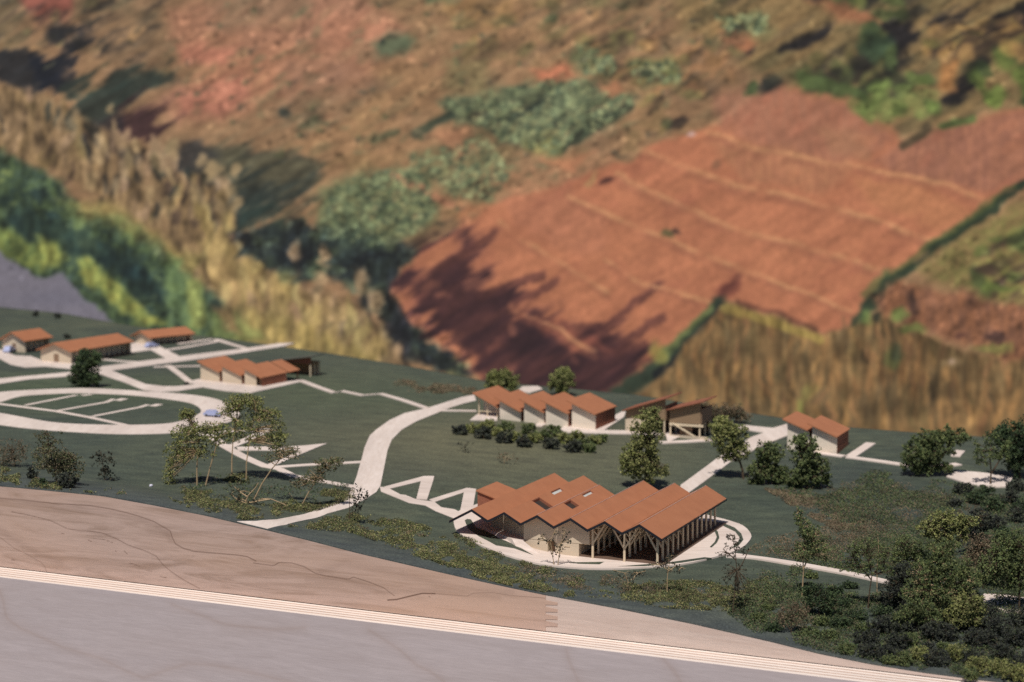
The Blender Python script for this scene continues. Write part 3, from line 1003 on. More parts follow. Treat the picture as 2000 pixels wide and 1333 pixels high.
# brown side wing on the left
slope_panel(hall, -.1500, -.1262, HP, HP - .31 * .0238, .0757, .1252, M['roof'])
mb = MB(); mb.prism([(-.1492, .0775, .003), (-.1270, .0775, .003), (-.1270, .0775, .0303), (-.1492, .0775, .0372)], (0, .0016, 0)); mb.build('brown_wall', M['brown'], hall)
mb = MB(); mb.prism([(-.1492, .0792, .003), (-.1492, .1235, .003), (-.1492, .1235, .0370), (-.1492, .0792, .0370)], (.0016, 0, 0)); mb.build('brown_wall', M['brown'], hall)
# colonnade
CR = .00118
ROWS = [0.0, .0316, .0628]
colz0 = .0008
YS = [.0145 * k for k in range(14)]
col_me = {}
for x in ROWS:
    h = roof_z(x)
    mb = MB(); mb.tube((0, 0, -.002), (0, 0, h + .0006), CR, CR * .95, 10)
    for j, yy in enumerate(YS[:-1]):
        if x not in col_me:
            o = mb.build('column', M['post'], hall, smooth=False)
            col_me[x] = o.data
        else:
            o = link('column', col_me[x], hall)
        o.location = (x + (.0012 if x == 0 else 0), yy + .0003, 0)


def member(name, p0, p1, w=.0013):
    mb = MB(); mb.bar(p0, p1, w, w); return mb.build(name, M['post'], hall)


for j in range(6):
    yy = YS[j] + .0003
    for x in ROWS:
        sides = (1,) if x == 0 else ((-1, 1) if x < .05 else (-1,))
        for s in sides:
            xt = x + s * .0142
            zt = roof_z(xt) - .0008
            zb_ = .0138
            member('brace', (x + s * .0006, yy, zb_), (xt, yy, zt), .0014)
            if j < 3:
                for f, dx in ((.42, .0015), (.72, .0022)):
                    pm_ = Vector((x, yy, zb_)).lerp(Vector((xt, yy, zt)), f)
                    xr = pm_.x - s * dx * .8
                    member('strut', pm_, (x + s * abs(pm_.x - x) * .25, yy, min(roof_z(x + s * abs(pm_.x - x) * .25) - .0006, pm_.z + .0045)), .0009)
                member('rafter', (x + s * .001, yy, roof_z(x + s * .001) - .0009), (x + s * .0158, yy, roof_z(x + s * .0158) - .0009), .0011)
for j in range(13):
    yy = YS[j] + .0003
    member('bracket', (.0632, yy, .0235), (.0690, yy, roof_z(.0690) - .0004), .0010)


# ------------------------------------------------------------------ the other buildings
def shed_bays(root, bays, depth, t=.0016, front_w=None, over=.0035, brown_side=True, roof_mat='roof', wall_mat='wall', side_mat='brown', open_first=False):
    """row of mono-pitch bays; each is (x, w, y, z, h_left, h_right)"""
    for k, (x, w, y, z, hl, hr) in enumerate(bays):
        zb = z - .012
        openb = open_first and k == 0
        if not openb:
            fw = front_w if front_w and k == len(bays) - 1 else w
            mb = MB(); mb.prism([(x, y, zb), (x + fw, y, zb), (x + fw, y, z + hl + (hr - hl) * fw / w), (x, y, z + hl)], (0, t, 0)); mb.build('front_wall', M[wall_mat], root)
            if fw < w:
                mb = MB(); mb.prism([(x + fw, y + .006, zb), (x + w - t, y + .006, zb), (x + w - t, y + .006, z + hr), (x + fw, y + .006, z + hl + (hr - hl) * fw / w)], (0, t, 0)); mb.build('recess_wall', M['door'], root)
        else:
            for px_ in (x + .001, x + w * .45, x + w - .002):
                mb = MB(); mb.tube((px_, y + .001, zb), (px_, y + .001, z + hl + (hr - hl) * (px_ - x) / w), .0009, None, 6); mb.build('post', M['post'], root)
            mb = MB(); mb.box(x, x + w, y + .0005, y + .0013, z + .0055, z + .0066); mb.build('rail', M['post'], root)
            mb = MB(); mb.prism([(x, y + .018, zb), (x + w, y + .018, zb), (x + w, y + .018, z + hr), (x, y + .018, z + hl)], (0, t, 0)); mb.build('front_wall', M[wall_mat], root)
        mb = MB(); mb.prism([(x, y + depth - t, zb), (x + w, y + depth - t, zb), (x + w, y + depth - t, z + hr), (x, y + depth - t, z + hl)], (0, t, 0)); mb.build('back_wall', M[wall_mat], root)
        mb = MB(); mb.box(x + w - t, x + w + .0004, y + (t if not openb else .020), y + depth - t, zb, z + hr - .0004); mb.build('side_wall', M[side_mat], root)
        mb = MB(); mb.box(x - .0004, x + t, y + (t if not openb else .020), y + depth - t, zb, z + hl - .0006); mb.build('side_wall', M[side_mat], root)
        s = (hr - hl) / w
        e0, e1 = over * 1.1, over * .35
        slope_panel(root, x - e0, x + w + e1, z + hl - s * e0 + .0018, z + hr + s * e1 + .0018, y - over * 1.25, y + depth + over * .6, M[roof_mat], 'roof', th=.0013)


def base_at(u, v):
    return ground(u, v)


# five bays at the back of the lawn
P = base_at(931, 813)
b6 = thing('school_block', 'long cream model building with five staggered orange shed roofs behind the hedge', 'building', pt(P), YAW)
shed_bays(b6, [(0, .0290, .004, 0, .0262, .0126), (.0326, .0295, .000, -.0035, .0264, .0130), (.0660, .0280, .0015, -.0030, .0258, .0128), (.0970, .0305, -.001, -.0034, .0270, .0142),
               (.1310, .0318, .003, -.0020, .0262, .0132)], .072, open_first=True, over=.0046, wall_mat='white')
# three bays, left
P = base_at(392, 744)
b4 = thing('school_block', 'cream model building with three orange shed roofs and a brown end wall', 'building', pt(P), YAW)
shed_bays(b4, [(0, .0318, 0, 0, .0258, .0135), (.0372, .0318, -.001, -.0030, .0258, .0136), (.0748, .0285, -.002, -.0042, .0252, .0130)], .066, over=.003, front_w=.0190)
slope_panel(b4, .0732, .1045, .0236, .0100, .070, .100, M['roof'], 'roof', th=.0013)
mb = MB(); mb.tube((.1010, .098, -.012), (.1010, .098, .0100), .0011, None, 8); mb.build('post', M['brown'], b4)
# two bays, right
P = base_at(1538, 880)
b8 = thing('school_block', 'tall cream model building with two orange shed roofs and a brown side at the right', 'building', pt(P), YAW)
shed_bays(b8, [(-.002, .0270, .006, 0, .0345, .0240), (.0300, .0300, 0, -.0015, .0335, .0215)], .062, over=.0044, wall_mat='white')


def gable_house(name, label, P, rz, w, h_e, h_r, depth, veranda=0.0, door=True):
    root = thing(name, label, 'building', pt(P), rz)
    zb = -.012
    mb = MB(); mb.prism([(0, 0, zb), (w, 0, zb), (w, 0, h_e), (w / 2, 0, h_r - .001), (0, 0, h_e)], (0, .0016, 0)); mb.build('gable_wall', M['wall'], root)
    mb = MB(); mb.prism([(0, depth - .0016, zb), (w, depth - .0016, zb), (w, depth - .0016, h_e), (w / 2, depth - .0016, h_r - .001), (0, depth - .0016, h_e)], (0, .0016, 0)); mb.build('gable_wall', M['wall'], root)
    mb = MB(); mb.box(0, .0016, .0016, depth - .0016, zb, h_e - .0004); mb.build('side_wall', M['wall'], root)
    mb = MB(); mb.box(w - veranda - .0016, w - veranda, .0016, depth - .0016, zb, h_e - .0004); mb.build('side_wall', M['wall'], root)
    s = (h_e - h_r) / (w / 2)
    for d in (-1, 1):
        ov = .0045
        slope_panel(root, w / 2, w / 2 + d * (w / 2 + ov), h_r + .0006, h_r + .0006 + s * (w / 2 + ov), -.006, depth + .004, M['roof'], 'roof', th=.0013)
    if veranda:
        n = max(4, int(depth / .012))
        for k in range(n):
            yy = .003 + (depth - .006) * k / (n - 1)
            mb = MB(); mb.tube((w - .001, yy, zb), (w - .001, yy, h_e), .0008, None, 6); mb.build('post', M['post'], root)
        mb = MB(); mb.box(w - veranda, w, .0018, depth - .0018, zb, .0006); mb.build('veranda_floor', M['floor'], root)
    if door:
        mb = MB(); mb.box(w * .44, w * .60, -.0004, .0002, -.002, h_e * .66); mb.build('door', M['door'], root)
    return root


P = base_at(80, 706)
gable_house('gabled_house', 'long cream gabled house with orange roof behind the dark tree', P, YAW, .0560, .0190, .0293, .150, veranda=.012)
P = base_at(262, 670)
gable_house('gabled_house', 'cream gabled house with orange roof, farthest of the three at the left', P, YAW - .28, .0440, .0128, .0216, .088, veranda=.010, door=False)
P = base_at(5, 685)
gable_house('gabled_house', 'short cream gabled house with orange roof at the left edge', P, YAW, .0450, .0190, .0305, .060, veranda=.009)


def open_shed(name, label, P, rz, bays, depth, roof_mat, braced, up='tan', back='door'):
    """mono-pitch sheds that rise to the right, half open below"""
    root = thing(name, label, 'building', pt(P), rz)
    for k, (x, w, z, hl, hr) in enumerate(bays):
        zb = z - .012
        s = (hr - hl) / w
        slope_panel(root, x - .003, x + w + .006, z + hl - s * .003, z + hr + s * .006, -.007, depth + .003, M[roof_mat], 'roof', th=.0014)
        mb = MB(); mb.prism([(x, 0, z + .0165), (x + w, 0, z + .0165), (x + w, 0, z + hr - .0016), (x, 0, z + hl - .0016)], (0, .0014, 0)); mb.build('upper_wall', M[up], root)
        mb = MB(); mb.prism([(x + w, .0015, z + .0165), (x + w, depth, z + .0165), (x + w, depth, z + hr - .010), (x + w, .0015, z + hr - .010)], (.0012, 0, 0)); mb.build('upper_wall', M['door'], root)
        mb = MB(); mb.box(x, x + w, depth - .0016, depth, zb, z + hl - .001); mb.build('back_wall', M[back], root)
        for xx in (x + .001, x + w - .001):
            for yy in (.0008, depth * .5, depth - .003):
                mb = MB(); mb.bar((xx, yy, zb), (xx, yy, z + .0165), .0018, .0018); mb.build('post', M['post'], root)
        if braced and k == len(bays) - 1:
            mb = MB(); mb.bar((x + .004, -.0006, z + .0160), (x + w - .004, -.0006, z - .001), .0026, .0016); mb.build('brace', M['post'], root)
            mb = MB(); mb.box(x, x + w + .004, -.0012, .0, z + .0128, z + .0158); mb.build('rail', M['post'], root)
            mb = MB(); mb.box(x + .001, x + w + .010, -.002, -.0002, z - .004, z + .0012); mb.build('sill_beam', M['wall'], root)
            mb = MB(); mb.box(x + .012, x + .028, .004, .0052, zb, z + .0126); mb.build('side_wall', M['door'], root)
        elif braced:
            mb = MB(); mb.box(x - .0004, x + w * .6, -.0003, .0012, zb, z + .0164); mb.build('lower_wall', M['wall'], root)
            mb = MB(); mb.box(x + w * .78, x + w * .98, .002, .003, z + .012, z + .0163); mb.build('dark_opening', M['dark'], root)  # near-black board painted as the shade of an opening
    return root


P = base_at(1222, 842)
open_shed('braced_shed', 'tan model shed with two roofs rising to the right and a diagonal brace', P, YAW, [(0, .0520, 0, .0280, .0450), (.0580, .0400, -.002, .0340, .0450)], .045, 'brown', True)
P = base_at(548, 730)
open_shed('open_pavilion', 'small open timber pavilion with dark roof behind the three roof building', P, YAW, [(-.014, .066, 0, .0195, .0285)], .026, 'darkroof', False, 'brown', 'timber')


# ------------------------------------------------------------------ noise for numpy
def vnoise(x, y, seed):
    r = np.random.default_rng(seed)
    G = r.random((257, 257))
    x = np.asarray(x, float) + 1000.37
    y = np.asarray(y, float) + 1000.71
    xi, yi = np.floor(x).astype(int), np.floor(y).astype(int)
    fx, fy = x - xi, y - yi
    fx, fy = fx * fx * (3 - 2 * fx), fy * fy * (3 - 2 * fy)
    a, b, c, d = G[xi % 257, yi % 257], G[(xi + 1) % 257, yi % 257], G[xi % 257, (yi + 1) % 257], G[(xi + 1) % 257, (yi + 1) % 257]
    return (a * (1 - fx) + b * fx) * (1 - fy) + (c * (1 - fx) + d * fx) * fy


def fbm(x, y, seed, octv=4):
    s, a, t = 0, 1.0, 0
    for k in range(octv):
        s = s + a * vnoise(x * 2 ** k, y * 2 ** k, seed + k)
        t += a
        a *= .55
    return s / t


def inside(poly, U, V):
    m = np.zeros(U.shape, bool)
    n = len(poly)
    for i in range(n):
        (x0, y0), (x1, y1) = poly[i], poly[(i + 1) % n]
        if y0 == y1:
            continue
        c = (y0 > V) != (y1 > V)
        m ^= c & (U < x0 + (V - y0) * (x1 - x0) / (y1 - y0))
    return m


def rand_in(poly, n, rng):
    P = np.array(poly, float)
    lo, hi = P.min(0), P.max(0)
    out = np.zeros((0, 2))
    while len(out) < n:
        q = lo + rng.random((n * 2 + 20, 2)) * (hi - lo)
        out = np.vstack([out, q[inside(poly, q[:, 0], q[:, 1])]])
    return out[:n]


def ground_many(q):
    """vectorised ground(): fixed point iteration on the height"""
    u, v = q[:, 0], q[:, 1]
    xc, yc = (u - CX) / FPX, -(v - CY) / FPX
    D = np.stack([xc, cp + yc * sp, -sp + yc * cp], -1)
    z = np.full(len(u), .04)
    for _ in range(28):
        P = EYE + D * ((z - H) / D[:, 2])[:, None]
        X, Y = XY(P)
        z = .5 * z + .5 * TZ(X, np.maximum(Y, 0))
    P = EYE + D * ((z - H) / D[:, 2])[:, None]
    X, Y = XY(P)
    return P, X, Y


# ------------------------------------------------------------------ trees and shrubs
def crown_points(E, rng, clump_r, per):
    """E: (cx,cz,rx,rz,n) ellipsoids in metres; clumps inside, crumbs round every clump"""
    pts, cl = [], []
    for cx, cz, rx, rz, n in E:
        nc = max(3, int(n / per))
        d = rng.normal(size=(nc, 3))
        d /= np.linalg.norm(d, axis=1)[:, None]
        d *= (rng.random(nc) ** .45)[:, None]
        C = np.stack([cx + d[:, 0] * rx, d[:, 1] * min(rx, rz) * .9, cz + d[:, 2] * rz], -1)
        cl.append(C)
        for c in C:
            k = max(2, int(per * rng.uniform(.6, 1.4)))
            g = rng.normal(size=(k, 3))
            g /= np.linalg.norm(g, axis=1)[:, None]
            g *= (rng.random(k) ** .5)[:, None] * clump_r * rng.uniform(.6, 1.25)
            pts.append(c + g)
    return np.vstack(pts), np.vstack(cl)


SEED = [100]


def plant(name, label, cat, base, crown, mat, stems=(), bit=3.0, clump=10, per=26, twig='bark', tr=1.6, group=None, branches=.5, flat=.6, sink=0.0):
    """base: photo pixel of the foot; crown and stems are given in pixels too and get real depth at the foot's distance"""
    SEED[0] += 1
    rng = np.random.default_rng(SEED[0])
    P = ground(*base)
    s = px_size(P)
    root = thing(name, label, cat, pt(P - np.array([0, 0, sink * s])), 0, group)
    E = [((cu - base[0]) * s, (base[1] - cv) * s, ru * s, rv * s, n) for cu, cv, ru, rv, n in crown]
    if per >= 7:
        E = [(a, b, c, d, int(n * (2.1 if n < 3000 else 1))) for a, b, c, d, n in E]
        bit, clump, per = bit * .66, clump * .82, max(6, per * .8)
    pts, cl = crown_points(E, rng, clump * s, per)
    pts = pts[pts[:, 2] > -.001]
    V, F = bits(pts, bit * s, flat, rng)
    mb = MB()
    tips = []
    if not stems:
        c = E[0]
        stems = [[(base[0], base[1] + 2), (base[0] + (crown[0][0] - base[0]) * .5, (base[1] + crown[0][1]) / 2), (crown[0][0], crown[0][1])]]
    for st in stems:
        Q = [Vector(((u - base[0]) * s, rng.uniform(-1, 1) * s, (base[1] - v) * s)) for u, v in st]
        n = len(Q)
        for i in range(n - 1):
            r0, r1 = tr * s * (1 - .6 * i / n), tr * s * (1 - .6 * (i + 1) / n)
            mb.tube(Q[i], Q[i + 1], r0, r1, 6)
            if i >= n * .3:
                for f in (0.0, .35, .7, 1.0):
                    tips.append(Q[i].lerp(Q[i + 1], f))
    if not tips:
        tips = [Q[-1]]
    for c in cl:
        if rng.random() > branches:
            continue
        c = Vector(c)
        b = min(tips, key=lambda t: (t - c).length + max(0, t.z - c.z) * 1.2)
        md = b.lerp(c, .55) + Vector((rng.normal() * 2 * s, rng.normal() * 2 * s, rng.uniform(0, 3) * s))
        mb.tube(b, md, tr * s * .42, tr * s * .32, 4)
        mb.tube(md, c, tr * s * .32, tr * s * .18, 4)
    mb.build('trunk', M[twig], root)
    me = np_mesh('crown', V, F, M[mat])
    link('crown', me, root)
    return root


# trees behind the buildings
plant('tree', 'dark green bushy tree in front of the long gabled house at the left', 'tree', (166, 756), [(168, 715, 26, 24, 900), (158, 738, 22, 16, 700), (180, 742, 18, 14, 500), (166, 692, 10, 12, 200), (188, 700, 12, 14, 250)],
      'deep', bit=3.6, clump=9, tr=2.4)
plant('tree', 'round olive tree behind the five roof building, left of the pale clearing', 'tree', (981, 768), [(981, 740, 32, 21, 1300), (965, 748, 18, 14, 300), (1000, 748, 14, 14, 300)], 'light', bit=3.2, clump=8, tr=2.2)
plant('tree', 'round olive tree behind the five roof building, right of the pale clearing', 'tree', (1097, 772), [(1097, 744, 27, 24, 1200), (1100, 728, 14, 10, 300)], 'light', bit=3.2, clump=8, tr=2.2)
plant('tree', 'tall light green tree standing behind the pavilion hall roof', 'tree', (1262, 958),
      [(1262, 840, 34, 42, 1300), (1250, 890, 40, 34, 1300), (1268, 918, 42, 30, 900), (1275, 808, 20, 18, 350), (1222, 905, 14, 26, 300)], 'light',
      stems=[[(1262, 960), (1263, 930), (1261, 890), (1266, 840), (1272, 806)]], bit=3.2, clump=8, per=20, tr=2.4)
plant('tree', 'round crowned tree on a thin curved trunk by the pale straight road', 'tree', (1451, 936),
      [(1420, 848, 42, 34, 1300), (1405, 830, 26, 22, 500), (1440, 878, 24, 24, 500), (1420, 888, 20, 16, 250)], 'light',
      stems=[[(1452, 938), (1450, 918), (1444, 900), (1436, 876), (1422, 850)]], bit=3.2, clump=8, per=20, tr=2.5, twig='bark')
plant('tree', 'spreading tree left of the pair before the two roof building', 'tree', (1500, 946),
      [(1500, 884, 32, 26, 900), (1488, 915, 28, 24, 800), (1518, 925, 28, 20, 700), (1478, 938, 16, 10, 200)], 'green', stems=[[(1500, 948), (1501, 925), (1500, 885)]], bit=3.2, clump=8, tr=2.4)
plant('tree', 'taller dense tree right of the pair before the two roof building', 'tree', (1576, 954),
      [(1572, 880, 34, 34, 1100), (1582, 918, 42, 32, 1300), (1560, 935, 30, 18, 600), (1608, 938, 18, 16, 300), (1560, 856, 16, 14, 260)], 'green',
      stems=[[(1576, 956), (1574, 930), (1572, 880)]], bit=3.2, clump=8, tr=2.4)
plant('tree', 'broad low tree at the end of the right hand path', 'tree', (1815, 930),
      [(1815, 872, 50, 34, 1500), (1785, 890, 34, 34, 800), (1850, 850, 40, 20, 600), (1875, 850, 24, 14, 250), (1820, 912, 44, 16, 600)], 'green',
      stems=[[(1815, 932), (1814, 905), (1812, 870)], [(1815, 925), (1840, 890), (1860, 855)]], bit=3.4, clump=9, tr=2.4)
plant('tree', 'slender tree with forked trunk standing in the far pale clearing', 'tree', (1934, 948),
      [(1935, 872, 40, 26, 260), (1915, 890, 26, 18, 120), (1960, 885, 22, 20, 120)], 'green', stems=[[(1934, 950), (1935, 920), (1930, 880)], [(1935, 925), (1950, 900), (1962, 870)]], bit=3.2, clump=9, tr=1.8)
plant('tree', 'big tree cut by the right edge of the photo, behind the far clearing', 'tree', (1992, 935),
      [(1985, 860, 50, 46, 1600), (1955, 845, 34, 26, 600), (1990, 905, 34, 26, 600), (2030, 880, 40, 50, 900)], 'deep', stems=[[(1992, 938), (1990, 900), (1986, 850)]], bit=3.4, clump=10, tr=2.4)
plant('dry_bush', 'brownish dry scrub behind the braced shed', 'bush', (1410, 826), [(1408, 806, 52, 17, 800), (1372, 800, 26, 16, 300), (1450, 812, 30, 10, 220)], 'dry', bit=3.0, clump=10, tr=1.2, branches=.3)

ORD = ['first', 'second', 'third', 'fourth', 'fifth', 'sixth', 'seventh', 'eighth', 'ninth', 'tenth', 'eleventh', 'twelfth', 'thirteenth', 'fourteenth', 'fifteenth', 'sixteenth', 'seventeenth', 'eighteenth', 'nineteenth', 'twentieth',
       'twenty-first', 'twenty-second', 'twenty-third', 'twenty-fourth', 'twenty-fifth', 'twenty-sixth', 'twenty-seventh', 'twenty-eighth', 'twenty-ninth', 'thirtieth']


def rows_labels(items, rows, text):
    """items (u,v,r) -> label for each: its row from front to back and its place from the left"""
    vs = sorted((v for u, v, r in items), reverse=True)
    n = len(rows)
    cut = [vs[min(len(vs) - 1, int(len(vs) * k / n))] for k in range(1, n)]
    rk = lambda v: sum(v < c for c in cut)
    out = {}
    for k in range(n):
        for i, it in enumerate(sorted([it for it in items if rk(it[1]) == k])):
            out[it] = text % (ORD[i], rows[k])
    return out


# hedge rows under the five roof building
HF = [(898, 849, 13), (944, 857, 14), (986, 866, 14), (1024, 874, 14), (1076, 877, 13), (1118, 884, 15)]
LB = rows_labels(HF, ('front',), 'dark round hedge bush, %s from the left of six in the %s row')
for it in HF:
    u, v, r = it
    plant('hedge_bush', LB[it], 'bush', (u, v), [(u, v - r * .75, r * 1.25, r * .95, 420)], 'black', bit=3.0, clump=5, tr=1.5, group='dark hedge bushes in the front row', branches=.2)
HB = [(922, 846, 11), (953, 842, 14), (987, 844, 15), (968, 852, 10), (1004, 862, 12), (1032, 848, 14), (1043, 865, 12), (1062, 860, 13), (1080, 852, 14), (1099, 866, 12),
                  (1124, 864, 15), (1140, 880, 14), (1152, 884, 11), (1162, 868, 11), (1176, 864, 10)]
LB = rows_labels(HB, ('nearer', 'farther'), 'olive green hedge bush, %s from the left in the %s green row')
for it in HB:
    u, v, r = it
    plant('hedge_bush', LB[it], 'bush', (u, v), [(u, v - r * .75, r * 1.3, r * .9, 380)], 'light' if (u % 3) else 'green', bit=3.0, clump=5, tr=1.5, group='green hedge bushes in the back rows', branches=.2)
plant('dry_plant', 'thin dry twiggy plant on the lawn, right one below the hedge', 'plant', (985, 906), [(985, 893, 24, 11, 70)], 'dry', bit=2.0, clump=8, per=5, twig='twig', tr=.7)
plant('dry_plant', 'thin dry twiggy plant on the lawn, left one below the hedge', 'plant', (908, 884), [(908, 868, 14, 14, 40)], 'grey', bit=2.0, clump=8, per=5, twig='bark', tr=.6)

# left hand group
plant('shrub', 'straggly brown green shrub near the front edge at the far left', 'shrub', (112, 946),
      [(105, 895, 44, 30, 800), (130, 910, 40, 30, 700), (95, 865, 30, 18, 160), (90, 845, 34, 10, 60)], 'mixed',
      stems=[[(112, 948), (108, 920), (98, 880), (95, 848)], [(112, 945), (128, 915), (140, 890)]], bit=2.8, clump=9, per=14, tr=1.3)
plant('shrub', 'dark wispy shrub right of the straggly brown green shrub', 'shrub', (205, 938), [(200, 900, 26, 28, 170), (212, 925, 18, 14, 70)], 'grey',
      stems=[[(205, 940), (202, 915), (198, 880)]], bit=2.6, clump=7, per=6, tr=.9)
plant('shrub', 'small dark ball shrub left of the straggly brown green shrub', 'shrub', (66, 935), [(64, 925, 12, 13, 320)], 'black', bit=3.0, clump=5, tr=1.2)
plant('shrub', 'dark round shrub at the foot of the straggly brown green shrub', 'shrub', (132, 953), [(130, 940, 24, 16, 620)], 'black', bit=3.0, clump=6, tr=1.2)
plant('shrub', 'tiny dark green tuft on the front edge at the far left', 'shrub', (84, 948), [(84, 942, 9, 8, 130)], 'deep', bit=2.6, clump=4, tr=1.0)
plant('shrub', 'pale grey green wispy shrub cut by the left edge', 'shrub', (30, 912), [(28, 880, 40, 26, 420), (10, 900, 30, 16, 200)], 'dry', bit=2.2, clump=10, per=10, tr=.8, branches=.4)

plant('tree', 'arching leafy tree with two thin trunks, left of the leaning group', 'tree', (386, 948),
      [(400, 832, 52, 13, 460), (372, 846, 42, 20, 560), (350, 880, 34, 26, 520), (332, 922, 16, 30, 300), (430, 850, 36, 20, 380), (367, 806, 17, 12, 300), (395, 880, 34, 20, 260)], 'light',
      stems=[[(385, 948), (385, 915), (388, 880), (380, 830)], [(402, 948), (412, 910), (424, 870), (420, 825)]], bit=2.7, clump=8, per=10, branches=.35, twig='twig', tr=1.5)
plant('tree', 'wide canopied tree on two straight pale trunks beside the loop road', 'tree', (470, 938),
      [(480, 782, 44, 16, 620), (520, 808, 38, 18, 480), (545, 850, 20, 34, 460), (470, 828, 34, 22, 300), (500, 850, 44, 26, 320), (450, 800, 24, 12, 180)], 'light',
      stems=[[(453, 928), (453, 900), (456, 860), (466, 800)], [(481, 940), (482, 905), (488, 860), (502, 800)]], bit=2.7, clump=8, per=10, branches=.35, twig='twig', tr=1.5)
plant('tree', 'sparse tree leaning right over the pointed hairpin path', 'tree', (494, 980),
      [(556, 876, 34, 14, 170), (540, 892, 30, 12, 90), (578, 886, 16, 12, 60)], 'mixed', stems=[[(494, 981), (512, 945), (532, 915), (552, 892), (560, 876)]], bit=2.6, clump=8, per=7, twig='twig', tr=1.6)
plant('tree', 'sparse leafy tree leaning right at the lower path', 'tree', (588, 988),
      [(640, 905, 30, 16, 260), (612, 930, 30, 20, 220), (590, 945, 24, 16, 140), (660, 898, 18, 8, 90)], 'mixed', stems=[[(588, 990), (604, 960), (622, 932), (645, 905)]], bit=2.7, clump=8, per=9, twig='twig', tr=1.3)
plant('bare_shrub', 'bare pale twiggy shrub lying near the front edge', 'shrub', (478, 984), [(470, 965, 26, 18, 80), (500, 978, 20, 6, 40)], 'grey',
      stems=[[(478, 986), (485, 968), (500, 952), (506, 942)], [(483, 970), (468, 960), (458, 950)], [(478, 984), (500, 980), (530, 975), (558, 986), (564, 1000)], [(478, 983), (462, 975), (452, 966)]],
      bit=2.2, clump=6, per=5, twig='twig', tr=1.5)
plant('wire_shrub', 'small wiry shrub with black dots beside the main road', 'shrub', (684, 1022), [(702, 968, 20, 28, 170), (694, 990, 14, 14, 50), (676, 950, 10, 8, 20)], 'black',
      stems=[[(684, 1023), (683, 1000), (683, 970), (679, 946)], [(683, 998), (700, 975), (706, 948)], [(684, 1003), (706, 990), (718, 968)]], bit=2.1, clump=4, per=3, tr=.8, branches=.8)

# sparse saplings in front of the pavilion
plant('sapling', 'two stemmed sapling with dark buds in front of the pavilion wall', 'sapling', (1086, 1107),
      [(1070, 1048, 20, 13, 46), (1098, 1042, 18, 12, 40), (1090, 1075, 18, 14, 70), (1060, 1055, 12, 8, 20), (1108, 1055, 12, 12, 26)], 'grey',
      stems=[[(1083, 1108), (1079, 1085), (1070, 1060), (1055, 1044)], [(1089, 1107), (1092, 1085), (1096, 1060), (1105, 1032)], [(1080, 1082), (1074, 1055), (1084, 1033)]], bit=2.1, clump=4, per=3, twig='twig', tr=.9, branches=.9)
plant('sapling', 'thin sapling with flat dark crown in front of the hall posts', 'sapling', (1303, 1161),
      [(1300, 1100, 34, 10, 60), (1320, 1112, 18, 12, 40), (1306, 1086, 14, 8, 30), (1280, 1104, 16, 6, 24)], 'grey',
      stems=[[(1303, 1162), (1303, 1130), (1305, 1108), (1310, 1084)], [(1304, 1112), (1290, 1102), (1270, 1100)], [(1304, 1115), (1320, 1104), (1336, 1108)]], bit=2.3, clump=4, per=3, tr=1.0, branches=.8, twig='twig')
plant('shrub', 'low dark twiggy shrub left of the thin sapling at the front', 'shrub', (1226, 1155), [(1222, 1120, 36, 9, 56), (1248, 1118, 22, 10, 36), (1226, 1138, 18, 12, 30)], 'grey',
      stems=[[(1226, 1156), (1226, 1136), (1220, 1118), (1195, 1112)], [(1227, 1138), (1246, 1118), (1262, 1114)]], bit=2.2, clump=4, per=3, tr=.8, branches=.8, twig='twig')
plant('sapling', 'dark stemmed sapling where the narrow path leaves the plaza', 'sapling', (1431, 1198),
      [(1432, 1055, 20, 14, 70), (1420, 1078, 22, 12, 50), (1450, 1072, 16, 10, 34), (1432, 1120, 30, 26, 130), (1445, 1150, 34, 18, 90), (1426, 1042, 12, 8, 30)], 'grey',
      stems=[[(1431, 1199), (1434, 1160), (1438, 1110), (1434, 1070), (1428, 1040)], [(1437, 1118), (1450, 1095), (1460, 1072)], [(1436, 1090), (1420, 1076), (1410, 1068)]], bit=2.2, clump=4, per=3, tr=1.3, branches=.8)
plant('tree', 'tall slender tree with dense dark leaves, left end of the thicket', 'tree', (1567, 1165),
      [(1557, 1005, 10, 22, 170), (1570, 1030, 18, 26, 320), (1586, 1040, 22, 22, 260), (1582, 1065, 30, 22, 320), (1562, 1075, 20, 22, 200), (1606, 1065, 20, 20, 120), (1600, 1085, 30, 14, 100)], 'green',
      stems=[[(1566, 1166), (1568, 1120), (1567, 1085), (1570, 1040), (1556, 995)], [(1568, 1110), (1580, 1080), (1590, 1045)]], bit=2.6, clump=6, per=9, twig='twig', tr=1.5)
plant('tree', 'broad airy tree with dark stem over the narrow pale path', 'tree', (1697, 1188),
      [(1690, 1065, 44, 18, 280), (1670, 1080, 30, 22, 200), (1720, 1080, 36, 22, 200), (1690, 1105, 46, 20, 240), (1650, 1098, 28, 16, 120), (1735, 1105, 26, 16, 120)], 'green',
      stems=[[(1695, 1190), (1698, 1150), (1702, 1120), (1690, 1080)], [(1701, 1122), (1722, 1095), (1735, 1080)], [(1700, 1130), (1680, 1105), (1664, 1085)]], bit=2.6, clump=6, per=8, tr=1.5)
plant('tree', 'bare topped dead sapling with a white stem inside the airy tree', 'tree', (1713, 1160), [(1714, 1060, 10, 14, 24)], 'mixed', stems=[[(1713, 1162), (1712, 1110), (1714, 1060), (1712, 1045)], [(1714, 1068), (1735, 1066), (1738, 1072)]],
      bit=2.2, clump=5, per=3, twig='twig', tr=1.0)
